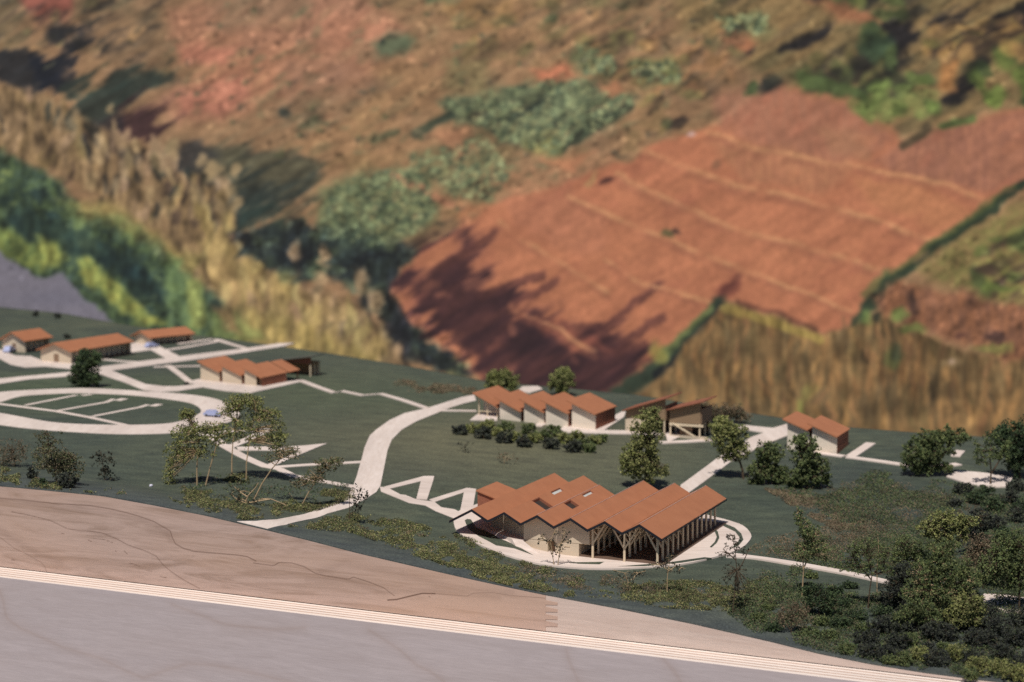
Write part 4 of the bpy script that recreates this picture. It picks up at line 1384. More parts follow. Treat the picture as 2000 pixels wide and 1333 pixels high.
plant('tree', 'big dark tree in the middle of the thicket on a pale trunk', 'tree', (1832, 1222),
      [(1835, 1066, 36, 24, 600), (1850, 1100, 48, 34, 1100), (1812, 1110, 42, 36, 1100), (1884, 1130, 36, 32, 800), (1798, 1150, 48, 32, 1100), (1850, 1158, 50, 32, 1100), (1872, 1175, 40, 24, 700)], 'green',
      stems=[[(1831, 1223), (1833, 1180), (1838, 1130), (1836, 1080)], [(1833, 1185), (1860, 1150), (1880, 1120)], [(1832, 1190), (1810, 1150), (1800, 1120)]], bit=3.0, clump=8, per=16, twig='twig', tr=2.0)
plant('tree', 'olive crowned tree rising behind the big dark tree', 'tree', (1855, 1135),
      [(1845, 1012, 44, 22, 900), (1812, 1028, 28, 20, 420), (1884, 1020, 30, 18, 460), (1850, 1042, 44, 20, 600)], 'light', stems=[[(1855, 1136), (1856, 1090), (1850, 1040), (1845, 1012)], [(1856, 1085), (1876, 1040), (1880, 1020)]], bit=3.0, clump=7, per=18, tr=1.8)
plant('tree', 'dark crowned tree right behind the olive crowned tree', 'tree', (1908, 1085), [(1908, 1015, 30, 24, 700), (1900, 1050, 32, 28, 700)], 'black', bit=3.0, clump=7, per=18, tr=1.6)
plant('tree', 'leafy green tree at the right edge beside the thicket clearing', 'tree', (1990, 1196),
      [(1975, 1060, 46, 34, 1300), (1950, 1095, 44, 34, 1100), (1995, 1110, 40, 36, 1000), (1925, 1120, 34, 24, 600), (2030, 1080, 44, 54, 1000), (1975, 1142, 34, 14, 400)], 'green',
      stems=[[(1990, 1198), (1990, 1150), (1984, 1110), (1975, 1070)], [(1988, 1130), (1960, 1100), (1945, 1085)]], bit=2.9, clump=8, per=16, tr=2.0)
plant('tree', 'brown twiggy tree between the dark tree and the leafy edge tree', 'tree', (1920, 1150), [(1915, 1062, 36, 24, 520), (1932, 1088, 40, 26, 560), (1900, 1092, 28, 24, 340)], 'dry',
      stems=[[(1920, 1152), (1918, 1110), (1914, 1065)], [(1919, 1112), (1940, 1085), (1948, 1070)]], bit=2.4, clump=7, per=7, tr=1.1)
plant('tree', 'blackish round tree at the end of the narrow pale path', 'tree', (1755, 1192), [(1764, 1128, 34, 34, 1200), (1746, 1155, 36, 28, 900), (1778, 1110, 26, 20, 420)], 'black', bit=2.9, clump=7, per=18, tr=1.6)
plant('shrub', 'brown green twiggy shrub at the left foot of the thicket', 'shrub', (1545, 1236), [(1550, 1190, 36, 20, 260), (1530, 1210, 26, 16, 140), (1565, 1205, 26, 18, 160)], 'dry',
      stems=[[(1545, 1237), (1546, 1212), (1556, 1185)], [(1545, 1230), (1566, 1208), (1585, 1188)], [(1545, 1232), (1530, 1212), (1522, 1200)]], bit=2.5, clump=7, per=8, tr=1.1)
plant('shrub', 'dark green bushy shrub under the tall slender tree', 'shrub', (1600, 1205), [(1598, 1165, 34, 22, 620), (1622, 1180, 26, 24, 460), (1578, 1150, 20, 14, 260)], 'deep', bit=2.8, clump=7, per=16, tr=1.2)

plant('tree', 'low green tree at the front foot of the big dark tree', 'tree', (1792, 1238), [(1790, 1192, 40, 26, 900), (1818, 1206, 30, 22, 600), (1766, 1208, 26, 18, 420)], 'green', bit=2.9, clump=8, per=14, tr=1.6)
plant('tree', 'low olive tree between the big dark tree and the thicket clearing', 'tree', (1892, 1236), [(1890, 1178, 34, 30, 900), (1872, 1200, 34, 24, 700), (1908, 1206, 24, 20, 400)], 'light', bit=2.9, clump=8, per=14, tr=1.6)
plant('tree', 'leafy green tree right of the airy tree, behind the narrow path end', 'tree', (1772, 1120), [(1770, 1068, 30, 24, 520), (1790, 1085, 24, 20, 360), (1752, 1088, 22, 18, 280)], 'green', bit=2.8, clump=8, per=12, tr=1.3)
# bushes of the thicket
LOWS = [(1480, 1214, 15), (1512, 1234, 16), (1578, 1246, 18), (1618, 1250, 18), (1642, 1226, 20), (1672, 1212, 20), (1650, 1186, 16), (1722, 1206, 20), (1606, 1222, 15), (1536, 1212, 14), (1500, 1192, 12), (1690, 1236, 18), (1632, 1160, 14), (1585, 1130, 12), (1660, 1150, 14)]
LB = rows_labels(LOWS, ('front', 'back'), 'low dark green shrub left of the thicket, %s from left in its %s row')
for it in LOWS:
    u, v, r = it
    plant('low_shrub', LB[it], 'shrub', (u, v), [(u, v - r * .5, r * 1.2, r * .62, int(20 * r))], 'deep' if r % 3 else 'green', bit=2.8, clump=7, per=12, tr=1.0, group='low shrubs at the left of the thicket', branches=.2)
BB = [(1690, 1262, 26), (1722, 1240, 30), (1752, 1268, 26), (1700, 1285, 24), (1735, 1292, 26), (1850, 1252, 26), (1880, 1232, 32), (1905, 1262, 28), (1945, 1240, 34), (1985, 1262, 30), (1960, 1290, 26),
                  (1830, 1300, 26), (1815, 1282, 20), (2000, 1225, 34), (1925, 1215, 28), (1800, 1222, 26), (1770, 1215, 24), (1900, 1298, 24), (2030, 1290, 34), (1990, 1312, 24), (1790, 1196, 30), (1864, 1218, 30), (1900, 1192, 26), (1888, 1160, 24), (1826, 1250, 28), (1768, 1240, 26), (1930, 1268, 26)]
LB = rows_labels(BB, ('front', 'second', 'third', 'rear'), 'blackish foam bush of the corner thicket, %s from the left in its %s row')
for it in BB:
    u, v, r = it
    plant('thicket_bush', LB[it], 'bush', (u, v), [(u, v - r * .62, r * 1.1, r * .74, int(24 * r))], 'black', bit=2.8, clump=7, per=14, tr=1.2,
          group='blackish bushes of the front corner thicket', branches=.15)
GB = [(1775, 1262, 22), (1795, 1292, 24), (1765, 1300, 22), (1870, 1292, 28), (1845, 1278, 20), (1915, 1320, 34), (1950, 1318, 26), (1978, 1330, 30), (1895, 1328, 20), (1655, 1278, 18), (1735, 1298, 16), (2015, 1335, 30)]
LB = rows_labels(GB, ('front', 'back'), 'olive green foam bush of the thicket edge, %s from the left in its %s row')
for it in GB:
    u, v, r = it
    plant('thicket_bush', LB[it], 'bush', (u, v), [(u, v - r * .6, r, r * .66, int(20 * r))], 'light' if r > 23 else 'green', bit=2.7, clump=6, per=14, tr=1.2,
          group='olive bushes along the front of the thicket', branches=.15)
SB = [(1905, 985, 22), (1940, 1000, 26), (1975, 985, 24), (1880, 965, 20), (1990, 1020, 28), (1950, 1035, 24), (1920, 1030, 18), (1985, 960, 20), (1865, 990, 16), (1925, 968, 18), (1960, 1055, 22), (1995, 1000, 22)]
LB = rows_labels(SB, ('front', 'back'), 'dark low bush below the far clearing, %s from the left in its %s row')
for it in SB:
    u, v, r = it
    plant('thicket_bush', LB[it], 'bush', (u, v), [(u, v - r * .55, r, r * .6, int(14 * r))], 'deep' if r % 4 else 'black', bit=3.0, clump=7, per=14, tr=1.2,
          group='dark bushes below the far clearing', branches=.15)
for (u, v, r, lb) in ((70, 618, 8, 'small dark bush on the far left slope, left of two'), (112, 622, 7, 'small dark bush on the far left slope, right of two'), (130, 662, 7, 'small dark bush behind the long gabled house'),
                      (365, 753, 5, 'tiny dark scrap at the end of the slanting path')):
    plant('bush', lb, 'bush', (u, v), [(u, v - r * .6, r, r * .8, 90)], 'black', bit=2.6, clump=3, per=8, tr=1.0, branches=.1)


# ------------------------------------------------------------------ moss, flock and ground scatter: nobody could count it
def moss(name, label, areas, mat, seed):
    rng = np.random.default_rng(seed)
    Cs, Ss = [], []
    for poly, n, size, hgt, cl in areas:
        q = rand_in(poly, n * 3, rng)
        nz = fbm(q[:, 0] / cl, q[:, 1] / (cl * .45), seed + 5, 3)
        # thin out towards the outline so patches end raggedly
        P_ = np.array(poly, float)
        nb = np.full(len(q), 1e9)
        for a, b in zip(P_, np.roll(P_, -1, 0)):
            d = b - a
            h = np.clip(((q - a) @ d) / (d @ d), 0, 1)
            nb = np.minimum(nb, np.hypot(*(q - a - h[:, None] * d).T))
        keep = (nz + .16 * np.clip(nb / 18, 0, 1.2) - .14) > rng.uniform(.34, .56, len(q))
        q = q[keep][:n]
        nzk = nz[keep][:n]
        P, X, Y = ground_many(q)
        ok = (Y > .0008) & (P[:, 1] < 4.5)
        P, nzk = P[ok], nzk[ok]
        s = P[:, 1] / FPX
        P[:, 2] += rng.random(len(P)) * hgt * s * np.clip((nzk - .3) * 3, .2, 1.6)
        Cs.append(P)
        Ss.append(size * s)
    C, S = np.vstack(Cs), np.concatenate(Ss)
    V, F = bits(C, S, .5, rng)
    return tag(link(name, np_mesh(name, V, F, M[mat])), label, kind='stuff')


moss('moss', 'yellow green moss flock along the front of the model',
     [([(560, 1030), (640, 1012), (720, 1000), (800, 1022), (900, 1048), (960, 1072), (1060, 1128), (1092, 1156), (1040, 1160), (960, 1135), (880, 1105), (800, 1088), (770, 1072), (690, 1043)], 32000, 1.25, 5, 26),
      ([(780, 1070), (880, 1078), (960, 1100), (1040, 1140), (1000, 1150), (900, 1120)], 16000, 1.25, 5, 26),
      ([(320, 965), (370, 948), (420, 960), (470, 985), (540, 985), (640, 958), (690, 945), (695, 975), (620, 1000), (560, 1008), (480, 1018), (420, 1005), (350, 990)], 17000, 1.25, 5, 24),
      ([(420, 935), (450, 925), (480, 930), (490, 945), (440, 950)], 2000, 1.4, 5, 20),
      ([(0, 905), (30, 925), (100, 945), (240, 958), (250, 968), (120, 962), (0, 948)], 3600, 1.4, 5, 20),
      ([(1000, 1098), (1060, 1105), (1120, 1130), (1200, 1145), (1270, 1138), (1300, 1132), (1420, 1142), (1500, 1130), (1520, 1190), (1430, 1196), (1300, 1190), (1180, 1168), (1090, 1172), (1120, 1150)], 26000, 1.25, 5, 22)],
     'moss', 31)
moss('undergrowth', 'dark green flock undergrowth of the right hand slope',
     [([(1470, 1115), (1560, 1108), (1700, 1145), (2010, 1150), (2010, 1340), (1900, 1328), (1800, 1312), (1600, 1272), (1470, 1236), (1420, 1200), (1440, 1160)], 52000, 1.7, 9, 44),
      ([(1500, 950), (1600, 955), (1690, 915), (1760, 930), (1850, 942), (2010, 962), (2010, 1160), (1750, 1140), (1560, 1100), (1480, 1068), (1540, 1045), (1650, 1030), (1590, 995)], 42000, 1.6, 4, 60),
      ([(1430, 925), (1500, 935), (1640, 950), (1620, 968), (1520, 955)], 1200, 2.2, 4, 24),
      ([(340, 930), (420, 925), (560, 930), (690, 950), (600, 990), (400, 985)], 1200, 1.9, 5, 26),
      ([(1090, 1130), (1500, 1140), (1500, 1185), (1250, 1180)], 1200, 1.9, 5, 30)], 'mossdk', 47)
moss('dry_scatter', 'brown dry flock scattered on the lawn edges',
     [([(1490, 955), (1570, 962), (1640, 990), (1720, 1010), (1640, 1040), (1560, 1000)], 7000, 1.5, 3, 40),
      ([(1440, 1085), (1500, 1050), (1600, 1030), (1800, 1000), (1780, 1090), (1600, 1100)], 7000, 1.5, 3, 40),
      ([(770, 742), (900, 754), (945, 764), (930, 772), (800, 768), (760, 756)], 2600, 1.6, 3, 30),
      ([(600, 1020), (900, 1060), (1080, 1150), (1500, 1180), (1300, 1140), (1000, 1100), (800, 1040)], 4000, 1.4, 4, 30),
      ([(1560, 960), (1720, 930), (1860, 950), (1960, 1000), (1800, 1060), (1640, 1060)], 5000, 1.5, 3, 44),
      ([(330, 795), (372, 790), (480, 800), (478, 828), (400, 828)], 10, 2.0, 3, 30)], 'dry', 53)


# ------------------------------------------------------------------ little cars and beads
def model_car(label, base, rz, s=1.0):
    P = ground(*base)
    root = thing('model_car', label, 'car', pt(P + np.array([0, 0, .0012])), rz, 'pale blue model cars')
    l, w, h = .0215 * s, .0088 * s, .0072 * s
    mb = MB()
    mb.prism([(-l / 2, -w / 2, .0014), (l / 2, -w / 2, .0014), (l / 2, -w / 2, .0036), (l * .46, -w / 2, .0044), (-l * .47, -w / 2, .0046), (-l / 2, -w / 2, .0036)], (0, w, 0))
    mb.build('body', M['car'], root)
    mb = MB()
    q = [(-l * .42, .0046), (l * .26, .0045), (l * .12, h), (-l * .32, h)]
    mb.prism([(x, -w * .42, z) for x, z in q], (0, w * .84, 0))
    mb.build('cabin', M['car'], root)
    for x in (-l * .3, l * .3):
        for yy in (-w * .5, w * .5):
            mb = MB(); mb.tube((x, yy - .0005, .0013), (x, yy + .0005, .0013), .0015 * s, None, 10); mb.build('wheel', M['tyre'], root)


model_car('pale blue model car on the loop road behind the arching tree', (416, 815), YAW + .1, 1.05)
model_car('pale blue model car parked before the farthest gabled house', (296, 680), YAW + math.pi / 2 - .2, 1.1)
model_car('pale blue model car parked by the short house at the left edge', (19, 689), YAW + math.pi / 2 + .3, 1.3)


def bead(label, base, r, flat=.8):
    P = ground(*base)
    bm = bmesh.new()
    bmesh.ops.create_icosphere(bm, subdivisions=2, radius=r * px_size(P))
    for v in bm.verts:
        v.co.z *= flat
        v.co *= 1 + .12 * math.sin(v.co.x * 9000 + v.co.y * 7000)
    me = bpy.data.meshes.new('bead')
    bm.to_mesh(me)
    bm.free()
    me.materials.append(M['bead'])
    o = link('bead', me)
    o.location = pt(P + np.array([0, 0, r * px_size(P) * .6]))
    tag(o, label, 'bead')


bead('pale lilac bead lying on the dark slope near the arching tree', (295, 951), 3.6)
bead('white bead beside the small dark ball shrub', (73, 935), 2.8)
bead('small white crumb on the slope beside the front edge', (967, 1121), 1.8, .5)

# ------------------------------------------------------------------ printed hillside on a leaning board behind the model
LEAN = math.radians(30)  # lean added so the sun falls more strongly on the print
BY, BZ = 4.35, -.848
NU, NV = 900, 470
BWID, BHGT = 2.5, 2.34
bx = np.linspace(-BWID, BWID, NU)
bh = np.linspace(0, BHGT, NV)
BX, BH = np.meshgrid(bx, bh, indexing='ij')
PB = np.stack([BX, BY + BH * math.sin(LEAN), BZ + BH * math.cos(LEAN)], -1)
UV = proj(PB)                                                   # print coordinates, in photo pixels
U, V = UV[..., 0], UV[..., 1]
VROW = V[0]
IMG = np.zeros(U.shape + (3,))
wu = (fbm(U / 60, V / 60, 201) - .5) * 34 + (fbm(U / 17, V / 17, 205, 3) - .5) * 13
wv = (fbm(U / 60, V / 60, 211) - .5) * 26 + (fbm(U / 17, V / 17, 215, 3) - .5) * 11
UW, VW = U + wu, V + wv
ST, SPp = U * .86 - V * .51, U * .51 + V * .86                   # along and across the long evening shadows of the print
streak = fbm(ST / 85, SPp / 17, 221, 4)
fine = fbm(U / 9, V / 9, 231, 3)
vert = fbm(U / 7, V / 34, 241, 3)


def lerp_to(mask, col):
    global IMG
    IMG += mask[..., None] * (np.asarray(col, float) - IMG)


def region(poly, col, soft=9, alpha=1.0, tex=None, amp=0.0, col2=None, rag=0.0):
    P = np.array(poly, float)
    lo, hi = P.min(0) - soft * 3 - 30, P.max(0) + soft * 3 + 30
    d = np.full(U.shape, 1e9)
    for a, b in zip(P, np.roll(P, -1, 0)):
        e = b - a
        h = np.clip(((UW - a[0]) * e[0] + (VW - a[1]) * e[1]) / max(e @ e, 1e-9), 0, 1)
        d = np.minimum(d, np.hypot(UW - a[0] - h * e[0], VW - a[1] - h * e[1]))
    d = np.where(inside(poly, UW, VW), d, -d)
    if rag:
        d = d + (streak - .5) * rag * 2.2
    m = sstep(d, -soft, soft) * alpha
    c = np.ones(U.shape + (3,)) * np.asarray(col, float)
    if tex is not None:
        t = np.clip((tex - .5) * amp + .5, 0, 1)[..., None]
        c = c * (1 - t) + np.asarray(col2, float) * t
    lerp_to(m, c)


def line(pts, w, col, alpha=.9, warp=.5, patchy=0.0):
    P = np.array(pts, float)
    d = np.full(U.shape, 1e9)
    uu, vv = U + wu * warp, V + wv * warp
    for a, b in zip(P[:-1], P[1:]):
        e = b - a
        h = np.clip(((uu - a[0]) * e[0] + (vv - a[1]) * e[1]) / (e @ e), 0, 1)
        d = np.minimum(d, np.hypot(uu - a[0] - h * e[0], vv - a[1] - h * e[1]))
    a_ = alpha * (1 - sstep(d, w * .5, w * 1.5))
    if patchy:
        a_ = a_ * np.clip(1 + (fbm(U / 34, V / 34, 881, 3) - .52) * patchy, .1, 1.3)
    lerp_to(np.clip(a_, 0, 1), col)


def blob(u, v, ru, rv, col, alpha=.8, ang=0.0):
    R = max(ru, rv) * 1.5
    j = np.where((VROW > v - R) & (VROW < v + R))[0]
    if not len(j):
        return
    j0, j1 = j[0], j[-1] + 1
    ui = U[:, (j0 + j1) // 2]
    i = np.where((ui > u - R - 6) & (ui < u + R + 6))[0]
    if not len(i):
        return
    i0, i1 = i[0], i[-1] + 1
    du, dv = UW[i0:i1, j0:j1] - u, VW[i0:i1, j0:j1] - v
    ca, sa = math.cos(ang), math.sin(ang)
    a, b = du * ca + dv * sa, -du * sa + dv * ca
    r = np.sqrt((a / ru) ** 2 + (b / rv) ** 2)
    m = alpha * (1 - sstep(r, .45, 1.25))
    IMG[i0:i1, j0:j1] += m[..., None] * (np.asarray(col, float) - IMG[i0:i1, j0:j1])


def scatter(poly, n, ru, rv, cols, alpha=.7, seed=0, shadow=None, ang=0.0):
    rng = np.random.default_rng(seed)
    q = rand_in(poly, n, rng)
    q = q[np.argsort(q[:, 1])]
    for u, v in q:
        a, b = rng.uniform(*ru), rng.uniform(*rv)
        if shadow:
            blob(u + a * 1.5, v - b * .1, a * 2.0, b * .7, shadow, alpha * .75, -.54)
        c = np.array(cols[rng.integers(len(cols))], float) * rng.uniform(.88, 1.12)
        blob(u, v, a, b, c, alpha, ang + rng.normal() * .15)


# --- the print: hillside ground tones
lo_n = fbm(U / 170, V / 120, 251, 4)
t = np.clip((lo_n - .5) * 2.2 + .5, 0, 1)[..., None]
IMG[:] = np.array((136, 106, 78.)) * (1 - t) + np.array((160, 122, 86.)) * t
t = np.clip((streak - .56) * 3.2, 0, 1)[..., None] * .62
IMG[:] = IMG * (1 - t) + np.array((92, 84, 62.)) * t
t = np.clip((fbm(U / 48, V / 34, 255, 3) - .56) * 3, 0, 1)[..., None] * .5
IMG[:] = IMG * (1 - t) + np.array((122, 104, 68.)) * t
TAN, OLV, SAL, RED = (150, 118, 82), (118, 106, 72), (184, 120, 92), (180, 106, 76)
NAVY, TEAL, DGRN, PURP = (42, 46, 52), (48, 68, 62), (62, 78, 56), (74, 50, 52)
# upper left
region([(-600, -200), (330, -200), (300, 60), (180, 90), (-600, 120)], (124, 100, 74), 30, .7, streak, 3, (92, 86, 66))
region([(30, -40), (150, -30), (140, 40), (70, 50)], (150, 84, 72), 14, .8)
region([(60, 40), (220, 20), (300, 60), (150, 110), (40, 90)], (162, 122, 88), 16, .7)
region([(330, 20), (560, -30), (700, -10), (790, 60), (720, 150), (560, 190), (480, 230), (350, 235), (300, 210), (340, 160), (420, 130), (330, 90)], (166, 118, 92), 22, .85, lo_n, 3, (176, 122, 92))
region([(350, 90), (470, 90), (440, 130), (350, 120)], (192, 124, 98), 12, .8)
region([(340, 190), (470, 140), (490, 190), (420, 230), (350, 225)], (178, 114, 92), 12, .7)
region([(610, 30), (760, 20), (800, 110), (680, 130)], (184, 126, 96), 20, .6)
region([(190, 30), (300, 20), (330, 90), (230, 130), (180, 90)], (138, 110, 80), 18, .7, streak, 3, (100, 84, 66))
region([(560, 120), (700, 110), (760, 170), (640, 230), (540, 250)], (150, 112, 86), 24, .6, streak, 3, (120, 92, 74))
region([(400, -40), (600, -60), (600, 20), (520, 50), (420, 60)], (146, 116, 88), 18, .6, streak, 3, (110, 100, 76))
for u, v in ((260, 75), (275, 62), (70, 105)):
    blob(u, v, 18, 12, (196, 150, 100), .6)
for a in (((-20, 110), (70, 110), (130, 150), (60, 190), (-20, 150)), ((100, 55), (180, 50), (150, 70), (110, 75)), ((130, 82), (190, 72), (170, 92), (130, 98))):
    region(a, NAVY, 10, .85, rag=26)
region([(60, 118), (150, 115), (130, 165), (80, 175)], (34, 40, 52), 12, .9, rag=26)
region([(120, 180), (240, 140), (330, 140), (300, 180), (230, 215), (170, 240), (140, 215)], TEAL, 14, .9, streak, 3, (58, 66, 58), rag=36)
region([(220, 245), (270, 195), (350, 185), (330, 225), (310, 270), (250, 285)], PURP, 14, .9, rag=36)
region([(190, 235), (240, 225), (240, 260), (200, 260)], (56, 50, 54), 10, .8)
region([(360, 270), (450, 235), (560, 200), (640, 180), (700, 210), (560, 280), (480, 320), (400, 330)], (152, 118, 86), 18, .7, streak, 3, (124, 106, 80))
region([(390, 300), (480, 290), (560, 300), (640, 330), (610, 400), (520, 430), (470, 450), (440, 400), (380, 340)], (56, 66, 60), 20, .92, streak, 4.5, (92, 88, 68), rag=46)
region([(430, 395), (520, 380), (560, 410), (500, 450), (450, 450)], TEAL, 14, .8, rag=24)
region([(330, 290), (390, 270), (430, 310), (400, 345), (350, 330)], (58, 58, 58), 10, .8)
blob(560, 222, 12, 14, (70, 76, 68), .8, -.5); blob(610, 240, 34, 12, (88, 92, 68), .7, -.4)
# the band of dry tan trees running down to the lake
BAND = [(-1500, -60), (-300, 60), (0, 165), (60, 185), (140, 215), (230, 270), (300, 300), (350, 335), (430, 345), (455, 380), (440, 440), (470, 500), (520, 520), (600, 560), (690, 600), (760, 650), (800, 720), (760, 740), (640, 700), (520, 660), (450, 650), (420, 560), (330, 470),
        (200, 395), (110, 330), (0, 300), (-300, 200), (-1500, 120)]
region(BAND, (142, 115, 80), 14, .95, vert, 2.6, (108, 88, 64))
scatter(BAND, 300, (7, 13), (18, 40), [(160, 130, 96), (146, 116, 84), (128, 108, 70), (166, 140, 100), (118, 96, 66)], .6, 301)
scatter(BAND, 170, (4, 9), (12, 30), [(84, 66, 54), (68, 60, 52), (92, 88, 60), (60, 58, 54)], .6, 302)
scatter([(60, 190), (250, 270), (460, 350), (470, 480), (330, 430), (180, 330)], 60, (7, 13), (12, 26), [(58, 58, 56), (74, 60, 54), (54, 62, 58)], .6, 3021)
scatter(BAND, 130, (7, 12), (16, 34), [(164, 134, 104), (152, 122, 94), (172, 146, 108), (146, 126, 80)], .6, 3022)
scatter([(330, 380), (450, 420), (520, 520), (620, 570), (760, 660), (700, 720), (480, 650), (420, 560)], 110, (8, 14), (20, 40), [(176, 148, 98), (164, 140, 86), (158, 130, 84), (182, 160, 104)], .6, 303)
region([(480, 600), (620, 640), (740, 690), (740, 730), (600, 700), (470, 670)], (172, 146, 84), 14, .6, vert, 2.5, (136, 120, 70))
# dark gully with single pale trees
GUL = [(470, 455), (560, 430), (640, 450), (760, 470), (830, 500), (770, 560), (800, 600), (860, 650), (920, 700), (930, 745), (860, 735), (790, 690), (740, 620), (680, 560), (600, 540), (520, 520), (470, 500)]
region(GUL, (58, 70, 64), 14, .95, fine, 3, (40, 50, 52), rag=20)
scatter(GUL, 60, (14, 26), (12, 22), [(76, 92, 72), (52, 64, 60), (40, 46, 52), (90, 102, 72)], .6, 304)
region([(760, 590), (820, 600), (800, 680), (870, 720), (780, 700), (740, 640)], (44, 46, 54), 14, .7)
region([(520, 470), (580, 470), (600, 510), (540, 520)], (40, 48, 54), 12, .7)
scatter([(200, 250), (330, 280), (460, 330), (470, 420), (360, 390), (240, 330)], 22, (8, 13), (14, 26), [(156, 128, 96), (148, 128, 92)], .75, 306)
for u, v, a, b in ((345, 290, 10, 20), (330, 340, 10, 22), (400, 312, 12, 16), (420, 335, 14, 20), (455, 335, 9, 18), (380, 380, 12, 34), (430, 405, 12, 16), (215, 245, 7, 14), (210, 215, 9, 10), (268, 285, 9, 16), (195, 280, 10, 20)):
    blob(u, v, a, b, (162, 136, 98), .75)
for u, v, a, b in ((580, 490, 13, 24), (640, 500, 14, 26), (705, 545, 18, 30), (730, 585, 20, 32), (625, 545, 16, 20), (815, 605, 16, 14), (850, 640, 20, 26), (865, 662, 16, 20), (770, 680, 14, 16), (925, 700, 12, 20), (985, 712, 18, 14), (1030, 722, 14, 14), (885, 665, 12, 16), (930, 715, 10, 18)):
    blob(u, v, a, b, (170, 138, 102) if v < 690 else (150, 122, 90), .8)
# green trees on the lake shore
SHORE = [(-1500, 110), (-300, 230), (0, 295), (70, 325), (120, 350), (150, 410), (250, 430), (330, 490), (400, 550), (440, 600), (455, 655), (400, 690), (330, 665), (240, 650), (170, 600), (130, 550), (50, 550), (-300, 500), (-1500, 420)]
region(SHORE, (74, 100, 66), 12, .95, fine, 2.2, (52, 76, 64))
scatter(SHORE, 330, (9, 20), (9, 20), [(84, 110, 72), (58, 82, 66), (106, 124, 76), (38, 56, 58), (126, 132, 78), (92, 112, 72), (44, 64, 62)], .65, 305)
scatter(SHORE, 160, (5, 10), (5, 10), [(140, 146, 84), (34, 50, 54), (120, 130, 78), (40, 58, 58)], .6, 3051)
region([(0, 380), (40, 400), (110, 420), (200, 470), (240, 530), (180, 520), (100, 470), (40, 480)], (46, 70, 66), 14, .6)
region([(190, 470), (250, 490), (320, 560), (320, 600), (260, 570)], (40, 60, 60), 12, .75)
region([(110, 385), (220, 400), (330, 470), (400, 500), (380, 540), (290, 480), (160, 420)], (136, 128, 76), 14, .65, vert, 2, (158, 140, 80))
region([(150, 505), (180, 500), (215, 545), (270, 590), (330, 635), (300, 645), (240, 610), (180, 560)], (156, 152, 78), 8, .9, fine, 2.4, (120, 128, 68))
region([(-40, 450), (30, 455), (60, 480), (110, 470), (120, 510), (60, 530), (0, 500), (-40, 500)], (136, 140, 72), 9, .8, fine, 2.4, (96, 112, 62))
region([(70, 460), (110, 480), (120, 520), (80, 525)], (150, 148, 76), 8, .7)
region([(360, 540), (400, 540), (395, 640), (370, 640)], (150, 150, 82), 8, .7)
region([(330, 490), (360, 500), (360, 610), (320, 590)], (92, 124, 78), 10, .6)
region([(400, 600), (460, 600), (520, 660), (460, 680), (410, 660)], (120, 128, 74), 12, .7)
region([(410, 590), (450, 600), (470, 650), (440, 650)], (140, 100, 72), 9, .6)
# lake
region([(-1500, 380), (-60, 455), (0, 492), (25, 515), (60, 535), (95, 540), (130, 530), (150, 555), (170, 585), (205, 612), (235, 640), (260, 1200), (-1500, 1200)], (122, 115, 119), 5, 1.0, fbm(U / 200, V / 40, 401), 1.4, (112, 108, 116))
# middle crops
region([(620, 370), (700, 340), (830, 320), (860, 400), (850, 440), (760, 480), (680, 470), (620, 440)], (116, 120, 82), 14, .85, fine, 3, (90, 100, 72))
scatter([(630, 380), (840, 330), (850, 430), (740, 480), (640, 450)], 90, (7, 13), (7, 12), [(132, 138, 92), (92, 106, 76), (74, 88, 66)], .5, 310)
region([(620, 440), (700, 450), (780, 470), (740, 490), (640, 470)], (62, 80, 68), 12, .7)
region([(860, 200), (960, 170), (1060, 155), (1150, 160), (1240, 195), (1200, 240), (1090, 300), (1000, 280), (940, 260), (880, 240)], (112, 118, 86), 12, .9, fine, 3, (92, 100, 74))
scatter([(870, 200), (1060, 160), (1230, 200), (1090, 295), (950, 260)], 110, (7, 12), (6, 11), [(126, 134, 94), (96, 108, 80), (84, 94, 70)], .5, 311)
line([(980, 238), (1030, 210), (1075, 180)], 7, (62, 72, 62), .85)
line([(1095, 295), (1140, 262), (1190, 228), (1225, 210)], 10, (60, 66, 52), .85)
line([(812, 262), (850, 240), (880, 226)], 8, (62, 76, 62), .8)
line([(730, 275), (775, 258)], 7, (90, 96, 70), .7)
line([(920, 232), (945, 222)], 7, (80, 72, 62), .7)
region([(1020, 270), (1080, 260), (1100, 300), (1040, 300)], (134, 126, 74), 12, .7)
region([(800, 300), (930, 270), (1010, 320), (960, 400), (880, 380), (840, 340)], (124, 112, 78), 14, .8, fine, 3, (104, 108, 76))
region([(840, 255), (900, 250), (930, 300), (880, 310)], (172, 118, 86), 12, .6)
line([(770, 345), (830, 372), (880, 400)], 8, (180, 124, 92), .75)
region([(1040, 135), (1110, 125), (1130, 155), (1060, 160)], (184, 112, 82), 10, .85)
region([(1170, 165), (1210, 150), (1220, 190), (1180, 180)], (178, 118, 84), 9, .7)
region([(1120, 90), (1190, 95), (1210, 140), (1150, 150), (1110, 130)], (116, 126, 84), 12, .8, fine, 3, (96, 106, 76))
region([(1230, 120), (1310, 110), (1330, 160), (1260, 170)], (120, 128, 76), 12, .8, fine, 3, (96, 108, 66))
region([(715, 90), (760, 60), (810, 80), (780, 110), (740, 115)], (92, 112, 84), 12, .8)
blob(742, 82, 9, 9, (58, 70, 62), .8); blob(762, 70, 9, 8, (66, 80, 66), .7)
region([(780, -40), (890, -40), (890, 5), (830, 10)], (84, 100, 70), 12, .8)
region([(870, 0), (1000, 0), (980, 60), (900, 60)], (162, 126, 80), 16, .6)
region([(860, 120), (960, 120), (950, 180), (870, 180)], (124, 112, 76), 16, .7)
